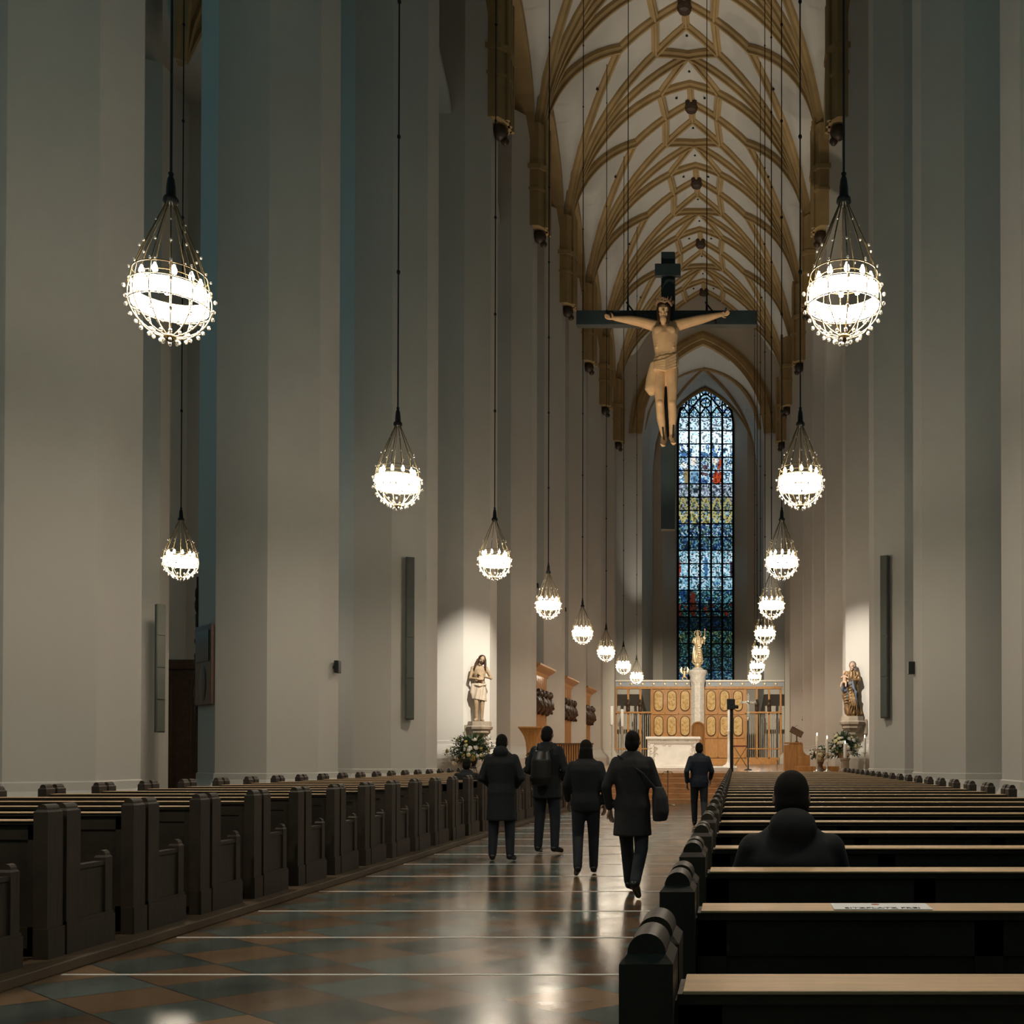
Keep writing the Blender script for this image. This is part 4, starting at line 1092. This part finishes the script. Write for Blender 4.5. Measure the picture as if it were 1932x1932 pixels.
# ------------------------------------------------------------------ candles
def candle(px_, y, ytop, ybot, fl, label_c, label_s, m, r=.045, thick=False, lit=True):
    x = at(px_, 0, y).x; z0 = at(0, ybot, y).z; z1 = at(0, ytop, y).z
    s_ = thing('candlestick', label_s, 'candlestick', (x, y, fl)); h = z0 - fl
    if thick:
        MB().lathe([(.22, 0), (.22, .06), (.15, .10), (.13, .14), (.13, h - .1), (.17, h - .05), (.17, h)], n=12, smooth=False).build('column', m, s_)
    else:
        MB().lathe([(.13, 0), (.13, .02), (.05, .07), (.03, .12), (.045, .18), (.02, .24), (.018, h * .5), (.035, h * .53), (.018, h * .57), (.02, h - .08), (.04, h - .04), (.03, h - .03)], n=14).build('stem', m, s_)
    MB().lathe([(.03, h - .03), (.11, h - .01), (.115, h), (.1, h - .004)], n=16).build('drip_pan', m, s_)
    c = thing('candle', label_c, 'candle', (x, y, z0))
    MB().lathe([(r, 0), (r, z1 - z0 - .01), (r * .8, z1 - z0), (r * .3, z1 - z0 - .004)], n=14).build('wax', M['wax'], c)
    MB().tube([(0, 0, z1 - z0 - .01), (0, 0, z1 - z0 + .03)], .003, 5).build('wick', M['iron'], c)
    if lit: MB().lathe([(.003, z1 - z0 + .005), (.016, z1 - z0 + .03), (.012, z1 - z0 + .06), (.001, z1 - z0 + .10)], n=8).build('flame', M['flame'], c)
candle(1541.5, 33.4, 1388, 1413, .9, 'lit white candle left of the flowers, leftmost of the four on the right', 'slender silver candlestick, leftmost of four by the right flowers', M['silver'])
candle(1560.5, 33.2, 1394, 1421, .9, 'lit white candle in front of the low flowers, second of the right four', 'slender silver candlestick, second of four by the right flowers', M['silver'])
candle(1594.5, 33.0, 1403, 1430, .9, 'lit thick white candle on the stone column before the tall flowers', 'fluted stone column holding a candle before the right pillar', M['stone'], .055, True)
candle(1631.5, 33.6, 1392, 1420, .9, 'lit white candle standing right of the flowers against the pillar', 'slender silver candlestick, rightmost of four by the right flowers', M['silver'])
candle(1154.5, 38.0, 1332, 1367, .9, 'tall white candle left of the altar, taller of the left pair', 'tall ornate candlestick left of the altar, outer one', M['silver'], .055, False, False)
candle(1173.8, 38.8, 1338, 1370, .9, 'tall white candle left of the altar, inner one of the left pair', 'tall ornate candlestick left of the altar, inner one', M['silver'], .055, False, False)
p0_ = at(1375, 1445, 36.0)
pc = thing('candlestick', 'white tall candlestick right of the altar beside the black pole', 'candlestick', (p0_.x, 36, 1.03))
MB().lathe([(.24, 0), (.22, .05), (.10, .12), (.06, .22), (.045, .4), (.05, .8), (.04, .82), (.045, 1.25), (.075, 1.3), (.03, 1.33)], n=16).build('stem', M['marble'], pc)
pcc = thing('candle', 'thick tall white candle on the white candlestick beside the black pole', 'candle', (p0_.x, 36, 2.36))
MB().lathe([(.042, 0), (.042, .68), (.03, .7)], n=14).build('wax', M['wax'], pcc); MB().tube([(0, 0, .69), (0, 0, .73)], .004, 5).build('wick', M['iron'], pcc)

# ------------------------------------------------------------------ altar and sanctuary furniture
a0, a1 = at(1221, 0, 37).x, at(1319, 0, 37).x
al = thing('altar', 'white carved marble altar block at the head of the steps', 'altar', ((a0 + a1) / 2, 37.0, 1.03)); hw = (a1 - a0) / 2
MB().box(-hw - .05, hw + .05, -.05, 1.05, 1.02, 1.11).build('table_slab', M['marble'], al, bevel=.015)
bb_ = MB().box(-hw + .02, hw - .02, .02, .98, .06, 1.02); bb_.box(-hw, hw, 0, 1, 0, .07)
bb_.build('block', M['marble'], al, bevel=.01)
rl = MB(); rg = random.Random(5)
for i in range(120):
    u = rg.uniform(-1, 1); z = rg.uniform(.15, .98)
    if abs(u) < .7 and z < .82: continue
    x = u * (hw - .08); a = rg.uniform(0, 6.28)
    rl.tube([(x + .06 * math.cos(a + q * .9), .012, z + .05 * math.sin(a + q * .9)) for q in range(5)], .014, 5)
rl.tube([(-hw + .1, .01, .12), (-hw + .1, .01, .9), (hw - .1, .01, .9), (hw - .1, .01, .12)], .022, 6); rl.tube([(-hw + .25, .01, .15), (-hw + .25, .01, .85), (hw - .25, .01, .85), (hw - .25, .01, .15)], .016, 6)
rl.build('vine_relief', M['vine'], al)

# retable screen
YS = 73.0; g = lambda px_: (px_ - VX) * YS / FPX; gz = lambda py: EYE + (VY - py) * YS / FPX
scn = thing('choir_screen', 'honey oak screen of oval relief panels and open grilles across the choir end', 'screen', (g(1317.5), YS, .9)); ox = g(1317.5)
G = lambda px_: g(px_) - ox; Q = lambda py: gz(py) - .9
fr = MB()
for px_ in (1160, 1183, 1206, 1227, 1405, 1426, 1449, 1471): fr.box(G(px_), G(px_ + 4), 0, .22, 0, Q(1297))
fr.box(G(1160), G(1475), -.05, .3, Q(1300), Q(1295))
for a, bq in ((1160, 1230), (1405, 1475)):
    fr.box(G(a), G(bq), -.2, .2, Q(1346), Q(1342.5)); fr.box(G(a), G(bq), .02, .2, Q(1414), Q(1411.5)); fr.box(G(a), G(bq), .0, .25, Q(1436), Q(1429))
fr.build('frame', M['wood'], scn, bevel=.02)
for sgn, (a, bq) in enumerate(((1230, 1305), (1329, 1405))):
    pn = MB().box(G(a), G(bq), .05, .3, Q(1430), Q(1297))
    w3 = (bq - a) / 3
    for i in range(4): pn.box(G(a + w3 * i - 1.2), G(a + w3 * i + 1.2), -.03, .1, Q(1430), Q(1297))
    for py in (1298, 1346, 1391, 1428): pn.box(G(a), G(bq), -.03, .1, Q(py + 2), Q(py - 1))
    pn.build('panelling', M['wood'], scn, bevel=.015)
    for i in range(3):
        for (t0, t1) in ((1303, 1341), (1351, 1388)):
            cx = G(a + w3 * (i + .5)); rx = 8.3 * YS / FPX; zt0, zt1 = Q(t1), Q(t0)
            pts = [(cx + rx * math.cos(R(an)), zt1 - rx + rx * math.sin(R(an))) for an in range(0, 181, 20)] + [(cx - rx * math.cos(R(an)), zt0 + rx - rx * math.sin(R(an))) for an in range(0, 181, 20)]
            fg = MB().prism(pts, -.04, .08, 'Y'); rg = random.Random(i * 7 + t0 + sgn)
            for q in range(9):
                fx, fz = cx + rg.uniform(-.6, .6) * rx, zt0 + rg.uniform(.15, .85) * (zt1 - zt0)
                fg.ell((fx, -.05, fz), (rg.uniform(.04, .10), .05, rg.uniform(.05, .16)), 7, 5)
            o = fg.blob('relief_medallion', M['relief'], scn, .03, 1)
            rm = MB().tube([(x, -.03, z) for x, z in pts + pts[:1]], .034, 5); rm.build('oval_moulding', M['wood_dark'], o)
fz_ = MB().box(G(1158), G(1478), -.02, .25, Q(1295), Q(1286)); fz_.build('frieze', M['frieze'], scn)
ro = MB()
for i in range(15):
    px_ = 1170 + i * 21
    if 1298 < px_ < 1336: continue
    ro.lathe([(.09, 0), (.05, .03)], (0, 0, 0), 10).xf(Matrix.Translation((G(px_), -.03, Q(1290.5))) @ Matrix.Rotation(R(90), 4, 'X'), len(ro.v) - 20 - 20)
MB().box(G(1157), G(1479), -.12, .35, Q(1286), Q(1283)).build('cornice', M['marble'], scn)
for i in range(15):
    px_ = 1170 + i * 21
    if 1298 < px_ < 1336: continue
    MB().ell((G(px_), -.03, Q(1290.5)), (.11, .03, .11), 8, 5).build('rosette', M['gold'], scn)
for a in (1160, 1183, 1206, 1405, 1426, 1449):
    gb2 = MB()
    for q in range(1, 5):
        x = G(a + 4) + (G(a + 23) - G(a + 4)) * q / 5; gb2.tube([(x, .1, Q(1432)), (x, .1, Q(1346))], .03, 6)
    gb2.build('grille_bars', M['silver'], scn)
for px_ in (1185, 1208, 1428, 1451):
    x = g(px_); s3 = thing('figurine', 'small dark carved figure on the screen transom, ' + {1185: 'outer one on the left', 1208: 'inner one on the left', 1428: 'inner one on the right', 1451: 'outer one on the right'}[px_], 'figurine', (x, YS - .16, gz(1342.5)))
    f_ = MB(); robe(f_, [(0, 0, 0, .14, .12), (0, 0, .35, .15, .12), (0, 0, .6, .17, .11), (0, 0, .68, .08, .07)], 1, 16, .015, 5, px_); f_.ell((0, 0, .78), (.09, .09, .11)); f_.cap([(-.14, .0, .6), (-.12, -.12, .42), (0, -.15, .45)], .045)
    f_.blob('figure', M['carved'], s3, .03, 1)
# column with the golden madonna
cl_ = thing('marble_column', 'pale carved marble column in the middle of the screen carrying the golden statue', 'column', (g(1317), YS - .7, .9))
zc = gz(1262) - .9
MB().lathe([(.62, 0), (.62, .3), (.52, .5), (.5, gz(1296) - .9), (.52, gz(1290) - .9)], n=8, smooth=False, rot=R(22.5)).build('shaft', M['marble_relief'], cl_)
MB().lathe([(.52, gz(1290) - .9), (.58, gz(1284) - .9), (.54, gz(1280) - .9), (.66, gz(1272) - .9), (.70, gz(1268) - .9), (.66, gz(1266) - .9), (.44, gz(1265) - .9), (.36, zc)], n=16).build('capital', M['marble_relief'], cl_)
md = thing('statue', 'golden crowned mother with child and sceptre standing on the marble column', 'statue', (g(1317), YS - .7, gz(1262)), R(180))
k = 2.75 / 1.75; V = lambda x, y, z: Vector((x * k, y * k, z * k))
gm = MB(); robe(gm, [(0, 0, .24, .18, .15), (.02, 0, .4, .22, .17), (.03, 0, .65, .21, .16), (.02, 0, .9, .19, .15), (0, 0, 1.08, .15, .12), (-.02, 0, 1.25, .18, .13), (-.02, 0, 1.38, .15, .1), (-.02, 0, 1.45, .06, .06)], k, 40, .035, 7, 9)
for q in range(6): gm.cap([V(.18 - q * .02, .12, 1.2 - q * .07), V(0, .2, .95 - q * .09), V(-.19, .12, 1.0 - q * .12)], .03, 6)
gm.cap([V(.16, 0, 1.36), V(.24, .06, 1.16), V(.12, .18, 1.1)], [.07, .06, .05]); gm.cap([V(-.18, 0, 1.36), V(-.26, .06, 1.2), V(-.29, .14, 1.32)], [.07, .06, .045])
head(gm, V(.0, .03, 1.56), k, Matrix.Rotation(R(10), 3, 'Y')); gm.ell(V(0, -.02, 1.57), (.14, .14, .17)); gm.cap([V(-.02, 0, 1.4), V(0, .02, 1.52)], .08)
hand(gm, V(-.29, .14, 1.32), (0, .1, 1), (0, 1, 0), k, .4)
gm.blob('figure', M['gold'], md, .024, 1)
gc_ = MB(); head(gc_, V(-.20, .16, 1.33), k * .5, None); gc_.stack([(-.2 * k, .15 * k, 1.08 * k, .10, .09), (-.2 * k, .15 * k, 1.18 * k, .09, .08), (-.2 * k, .15 * k, 1.26 * k, .06, .05)]); gc_.cap([V(-.18, .18, 1.08), V(-.16, .3, 1.04), V(-.15, .3, .93)], .05); gc_.cap([V(-.25, .16, 1.22), V(-.33, .2, 1.28), V(-.36, .2, 1.36)], .035)
gc_.blob('child', M['gold'], md, .022, 1)
cr_ = MB(); cr_.tube([(.11 * math.cos(a * .4), .04 + .11 * math.sin(a * .4), 1.68 * k) for a in range(17)], .02, 5)
cr_.tube([(.23 * math.cos(a * .2618), .0, 1.56 * k + .23 * math.sin(a * .2618)) for a in range(25)], .014, 5)
for a in range(12): cr_.ell((.27 * math.cos(a * .5236), 0, 1.56 * k + .27 * math.sin(a * .5236)), (.03, .02, .03), 5, 4)
cr_.build('crown_and_halo', M['gold'], md)
MB().tube([V(-.31, .16, 1.05), V(-.33, .16, 1.72)], .02, 6).ell(V(-.33, .16, 1.74), (.05, .05, .07), 6, 5).ell(V(-.33, .16, 1.6), (.05, .03, .03), 6, 5).build('sceptre', M['gold'], md)
MB().ell((0, 0, .22), (.26, .26, .24), 16, 10).tube([(-.42, .06, .55), (-.3, .12, .3), (0, .16, .2), (.3, .12, .3), (.42, .06, .55)], [.02, .05, .07, .05, .02], 8).lathe([(.3, 0), (.3, .05), (.2, .08)], n=12).build('orb_and_crescent', M['gold'], md)
pt = thing('statue', 'small golden winged cherub perched on the screen left of the column', 'statue', (g(1291), YS - .0, gz(1283)), R(180))
pb = MB(); head(pb, (-.02, .02, .78), .95); pb.stack([(0, 0, .22, .11, .1), (0, 0, .36, .12, .1), (0, 0, .52, .10, .09), (0, 0, .62, .12, .09), (0, 0, .67, .06, .05)])
pb.cap([(-.06, 0, .22), (-.16, .12, .16), (-.22, .05, .02)], [.075, .06, .04]); pb.cap([(.06, 0, .22), (.14, .14, .14), (.10, .16, -.02)], [.075, .06, .04])
pb.cap([(-.1, 0, .6), (-.24, .06, .5), (-.34, .06, .44)], [.045, .04, .03]); pb.cap([(.1, 0, .6), (-.0, .1, .72), (-.1, .1, .95)], [.045, .04, .03])
pb.blob('figure', M['gold'], pt, .02, 1)
wg = MB()
for s_ in (-1, 1): wg.stack([(s_ * .1, -.1, .45, .04, .02), (s_ * .22, -.13, .6, .10, .025), (s_ * .26, -.15, .78, .10, .02), (s_ * .20, -.15, .95, .03, .01)])
wg.build('wings', M['gold'], pt)
tr5 = MB()
for i in range(3): tr5.box(G(1240), G(1465), -1.2 + i * .4 - .1, -.05, i * .13 - .02, i * .13 + .13)
stp = struct(tr5.build('trim_32', M['wood'])); stp.location = (ox, YS, .9)

# cathedra
x = at(1316.5, 0, 42).x; ct_ = thing('throne_chair', 'wooden chair with a round-arched carved back behind the altar', 'chair', (x, 42, .9), 0)
pts = [(-.25, .5), (.25, .5), (.25, 1.75)] + [(.25 * math.cos(R(a)), 1.75 + .2 * math.sin(R(a))) for a in range(15, 180, 15)] + [(-.25, 1.75)]
MB().prism(pts, .45, .53, 'Y').build('backrest', M['wood'], ct_)
MB().tube([(x_, .44, z) for x_, z in pts[2:] + [(-.25, .5)]], .04, 6).tube([(.25, .44, .5), (.25, .44, 1.75)], .04, 6).build('arched_frame', M['wood'], ct_)
MB().box(-.27, .27, -.05, .5, .42, .5).build('seat', M['redseat'], ct_, bevel=.02)
for s_ in (-1, 1):
    MB().box(s_ * .27 - .03, s_ * .27 + .03, -.05, .5, 0, .72).build('side_panel', M['wood'], ct_, bevel=.01)
# lectern left
x = at(1003.5, 0, 34.6).x; lt = thing('lectern', 'flared orange-brown wooden lectern with a round emblem at left of the steps', 'lectern', (x, 34.6, .9))
zt2 = at(0, 1371, 34.6).z - .9
lb = MB(); rr_ = []
for z, a, bq in ((0, .16, .16), (.3, .155, .155), (.75, .16, .16), (1.0, .18, .17), (1.2, .235, .2), (1.33, .31, .23), (zt2 - .06, .40, .26)):
    rr_.append([(-a, -bq, z), (a, -bq, z), (a, bq, z), (-a, bq, z)])
lb.rings(rr_); lb.build('pedestal', M['wood'], lt, bevel=.01)
MB().box(-.42, .42, -.28, .28, zt2 - .06, zt2).build('desk_top', M['wood'], lt, bevel=.01)
MB().ell((-.02, -.165, .62), (.09, .02, .14), 14, 8).build('emblem', M['stone'], lt)
# low slatted stall front on the left
sf = thing('stall_front', 'low brown slatted choir stall front left of the altar', 'choir stall', (at(1078, 0, 41).x, 41, .9))
MB().box(-.85, .85, .04, .1, 0, 1.0).build('panel', M['wood_dark'], sf); 
sl = MB()
for i in range(18): sl.box(-.85 + i * .096, -.80 + i * .096, 0, .05, .04, 1.03)
sl.build('slats', M['wood'], sf); MB().box(-.88, .88, -.03, .14, 1.0, 1.06).build('top_rail', M['wood_dark'], sf)
# choir stall backs between the pillars
def stall(k, side):
    yc = P0 + BAY * (k + .5); s_ = 1 if side == 'left' else -1
    x = -9.25 if side == 'left' else 5.0 - (.3 if k >= 6 else 0)
    ln = 1.85
    t = thing('choir_stall_back', 'tall oak stall back with dark carved busts between %s pillars, %s from the steps' % (side, {4: 'first', 5: 'second', 6: 'third'}[k]), 'choir stall', (x, yc, .9), 0, 'choir stall backs')
    H_ = 4.5
    MB().box(-.08, .08, -ln, ln, 0, H_).build('back_panel', M['wood'], t)
    b2 = MB(); n = 16
    for i in range(n): y = -ln + 2 * ln * i / n; b2.box(min(.08 * s_, .14 * s_), max(.08 * s_, .14 * s_), y, y + .12, .0, H_ - .1)
    b2.build('slats', M['wood'], t)
    rr_ = [[(.0, y, H_ - .25), (s_ * .15, y, H_ - .25), (s_ * .22, y, H_ - .1), (s_ * .42, y, H_ + .02), (s_ * .55, y, H_ + .12), (s_ * .55, y, H_ + .2), (0, y, H_ + .2)] for y in (-ln - .1, ln + .1)]
    MB().rings(rr_, True, False).build('cornice', M['wood'], t)
    rg = random.Random(k)
    for q in range(4):
        y = -ln + .45 + q * (2 * ln - .8) / 3
        c = MB(); c.stack([(s_ * .2, y, 2.45, .06, .1), (s_ * .28, y, 2.65, .16, .3), (s_ * .33, y, 3.0, .22, .36), (s_ * .3, y, 3.2, .17, .3)])
        c.ell((s_ * .36, y, 3.42), (.15, .14, .19)); c.ell((s_ * .25, y - .25, 3.35), (.13, .12, .12)); c.ell((s_ * .25, y + .22, 3.45), (.12, .12, .14)); c.cap([(s_ * .4, y - .28, 3.0), (s_ * .52, y, 2.8), (s_ * .4, y + .25, 3.0)], .07)
        for _ in range(6): c.ell((s_ * rg.uniform(.25, .45), y + rg.uniform(-.4, .4), rg.uniform(2.5, 3.6)), (.09, .1, .1), 7, 5)
        c.blob('carved_bust', M['carved'], t, .05, 1)
for k in (4, 5, 6):
    for side in ('left', 'right'): stall(k, side)
# right desk with bookstand
x0_, x1_ = at(1479, 0, 37).x, at(1527, 0, 37).x
dk = thing('reading_desk', 'honey oak reading desk with a curved side at right of the sanctuary', 'desk', ((x0_ + x1_) / 2, 37, .9)); hw = (x1_ - x0_) / 2
pts = [(-hw, 0), (hw, 0), (hw, .55)] + [(hw - .25 * math.sin(R(a)) , .55 + .25 - .25 * math.cos(R(a)) ) for a in range(15, 91, 15)] + [(hw - .25, .98), (-.1, 1.0), (-hw, .92)]
MB().prism(pts, -.3, .3, 'Y').build('body', M['wood'], dk, bevel=.01)
MB().box(.02, hw - .06, -.32, -.29, .1, .5).build('front_panel', M['wood'], dk, bevel=.01)
MB().box(-hw, .18, -.33, .33, .98, 1.03).build('top', M['wood'], dk, bevel=.01)
bk_ = thing('bookstand', 'dark bookstand with an open book on the right reading desk', 'bookstand', (at(1503, 0, 37).x, 37, 1.93))
MB().lathe([(.09, 0), (.03, .05), (.025, .3)], n=10).build('foot', M['brass'], bk_)
MB().box(-.24, .24, -.015, .015, -.14, .14).xf(Matrix.Translation((0, 0, .38)) @ Matrix.Rotation(R(28), 4, 'Y') @ Matrix.Rotation(R(-35), 4, 'X')).build('rest', M['wood_dark'], bk_)
MB().tube([(-.2, .1, 0), (-.16, .05, .5), (.02, -.05, .62)], .008, 5).build('microphone', M['iron'], bk_)
wp = MB().box(0, at(1590, 0, 35.5).x - at(1500, 0, 35.5).x, 0, .6, 0, .17)
o = wp.build('wooden_plinth', M['wood'], None, (at(1500, 0, 35.5).x, 35.3, .9), bevel=.01); tag(o, 'long low oak plinth under the right flowers and desk', 'plinth')
# processional cross
pcx = thing('processional_cross', 'silver cross on a dark staff standing before the right grille', 'cross', (at(1411.5, 0, 37.4).x, 37.4, .9))
zz = lambda py: at(0, py, 37.4).z - .9
MB().lathe([(.16, 0), (.14, .03), (.025, .06), (.022, zz(1358))], n=12).build('staff', M['iron'], pcx)
MB().box(-.04, .04, -.02, .02, zz(1354), zz(1311)).box(-.26, .26, -.02, .02, zz(1327), zz(1323)).ell((0, 0, zz(1356)), (.07, .07, .07), 10, 8).ell((0, 0, zz(1311)), (.05, .03, .05), 8, 6).ell((-.26, 0, zz(1325)), (.05, .03, .05), 8, 6).ell((.26, 0, zz(1325)), (.05, .03, .05), 8, 6).ell((0, 0, zz(1325)), (.09, .04, .09), 8, 6).build('cross_head', M['silver'], pcx)
# folding stool
fs = thing('folding_stool', 'folding stool with a dark red seat between pole and silver cross', 'stool', (at(1397, 0, 38.2).x, 38.2, 1.03))
zz = at(0, 1409, 38.2).z - 1.03
for s_ in (-1, 1): MB().tube([(-.24, s_ * .2, 0), (.24, s_ * .2, zz)], .015, 6).tube([(.24, s_ * .2, 0), (-.24, s_ * .2, zz)], .015, 6).build('crossed_leg', M['brass'], fs)
MB().box(-.27, .27, -.22, .22, zz, zz + .05).build('seat', M['redseat'], fs, bevel=.01)
# black pole
bp_ = thing('camera_pole', 'black pole topped by a small black camera box behind the right pews', 'camera pole', (at(1380.5, 0, 29.95).x, 29.8, 0))
zt3 = at(0, 1337, 29.8).z
MB().box(-.05, .05, -.05, .05, 0, zt3).box(-.18, .18, -.1, .1, 0, .03).build('pole', M['iron'], bp_)
MB().box(-.14, .10, -.16, .14, zt3 - .02, zt3 + .28).box(.06, .2, -.1, .1, zt3, zt3 + .1).build('housing', M['blackbox'], bp_, bevel=.02)
MB().lathe([(.05, 0), (.05, .05)], n=12).xf(Matrix.Translation((0, -.17, zt3 + .15)) @ Matrix.Rotation(R(90), 4, 'X')).build('lens', M['blackbox'], bp_)
# stanchion with scroll top before the steps
ss = thing('barrier_post', 'thin dark barrier post with a scrolled top before the altar steps', 'post', (at(1260, 0, 29.6).x, 29.6, 0))
MB().lathe([(.22, 0), (.2, .015), (.02, .03), (.012, .05), (.012, .95)], n=14).build('post', M['brass'], ss)
MB().tube([(-.16, 0, .9), (-.1, 0, .97), (0, 0, .95), (.1, 0, .97), (.16, 0, .9)], .012, 6).ell((0, 0, .98), (.025, .025, .03), 8, 6).build('scroll', M['brass'], ss)

# ------------------------------------------------------------------ column loudspeakers, pictures, small boxes
def linespeaker(px_, y, yt, yb, dxn, label, rz):
    a = at(px_, yb, y); z1 = at(0, yt, y).z
    t = thing('column_loudspeaker', label, 'loudspeaker', (a.x, y, a.z), rz); h = z1 - a.z
    MB().box(-.11, .11, -.08, .10, 0, h).build('cabinet', M['speaker'], t, bevel=.01)
    for i in range(4): MB().box(-.09, .09, -.10, -.075, h * i / 4 + .03, h * (i + 1) / 4 - .03).build('grille', M['speaker'], t)
    MB().box(-.05, .05, .09, .24, h * .2, h * .25).box(-.05, .05, .09, .24, h * .8, h * .85).build('bracket', M['iron'], t)
linespeaker(772.5, 27.72, 1051, 1358, 0, 'tall grey column loudspeaker on the third left pillar', R(25))
linespeaker(1670, 27.85, 1048, 1355, 0, 'tall grey column loudspeaker on the third right pillar', R(-30))
linespeaker(301, 27.4, 1140, 1382, 0, 'narrow grey column loudspeaker in the left aisle seen past the nearest pillar', R(45))
# panel picture on the second left pillar
pc0 = Vector((PL - .885, P0 + BAY - .885, 0)); nrm = Vector((-.707, -.707, 0))
pz0, pz1 = EYE + 98 * 20.6 / FPX, EYE + 248 * 20.6 / FPX
pi_ = thing('wall_painting', 'brown framed pair of dark paintings on the second left pillar', 'painting', tuple(pc0 + nrm * .03 + Vector((0, 0, pz0))), R(-45)); h = pz1 - pz0
MB().box(-.48, .48, -.04, .02, 0, h).build('frame', M['frame'], pi_, bevel=.01)
MB().box(-.38, .38, -.06, -.035, h * .54, h * .93).build('upper_canvas', M['paint1'], pi_)
MB().ell((0, -.04, h * .27), (.22, .02, .38), 16, 8).build('lower_oval', M['paint1'], pi_)
ca = thing('carved_wall_altar', 'dark carved frame jutting from the far side of the second left pillar', 'altar frame', (PL - OA - .12, P0 + BAY - .1, 1.95))
cm = MB().box(.04, .12, -.35, .35, 0, 3.2); rg = random.Random(2)
for i in range(14): cm.ell((.05, -.35 + rg.uniform(-.04, .04), .2 + i * .2 + rg.uniform(-.06, .06)), (rg.uniform(.02, .06), .06, rg.uniform(.06, .16)), 7, 5)
cm.build('frame', M['carved'], ca)
# confessional in the left aisle
cf_ = thing('confessional', 'tall dark wooden confessional in the left aisle between the first two pillars', 'confessional', (-17.0, 31.2, 0), 0)
MB().box(-1.0, .95, 0, 1.6, 0, 4.1).build('cabinet', M['carved'], cf_); MB().box(-1.08, 1.03, -.08, 1.65, 4.1, 4.4).build('cornice', M['carved'], cf_, bevel=.03)
for i in range(3): MB().box(-.9 + i * .62, -.38 + i * .62, -.03, .02, .3, 3.7).build('door', M['carved'], cf_, bevel=.02)
for (xx, yy, py, lab, s_) in ((3.87 - .09, 21.9, 1272, 'small black box fixed to the edge of the second right pillar', 1), (-8.65 + .09, 21.75, 1270, 'small black box fixed to the edge of the second left pillar', -1)):
    zb = at(0, py, yy).z
    t = thing('wall_box', lab, 'speaker box', (xx, yy, zb)); MB().box(-.05, .09 if s_ > 0 else .05, -.08, .08, 0, .27).box(-.09 if s_ < 0 else 0, 0 if s_ < 0 else .09, -.03, .03, .1, .16).build('case', M['blackbox'], t, bevel=.01)
for fi, (x, y, s_) in enumerate(FLOOD):  # housings added for the unseen vault lamps
    t = thing('floodlight', 'small black vault floodlight behind the %s pillar of the %s row' % (ORD[3 + fi // 2], 'left' if s_ > 0 else 'right'), 'floodlight', (x, y - .55, 8.9), 0, 'vault floodlights hidden behind the pillars')
    MB().box(-.15, .15, -.12, .12, 0, .2).build('housing', M['blackbox'], t); MB().box(-.03, .03, -.2, -.1, .02, .1).build('bracket', M['blackbox'], t)
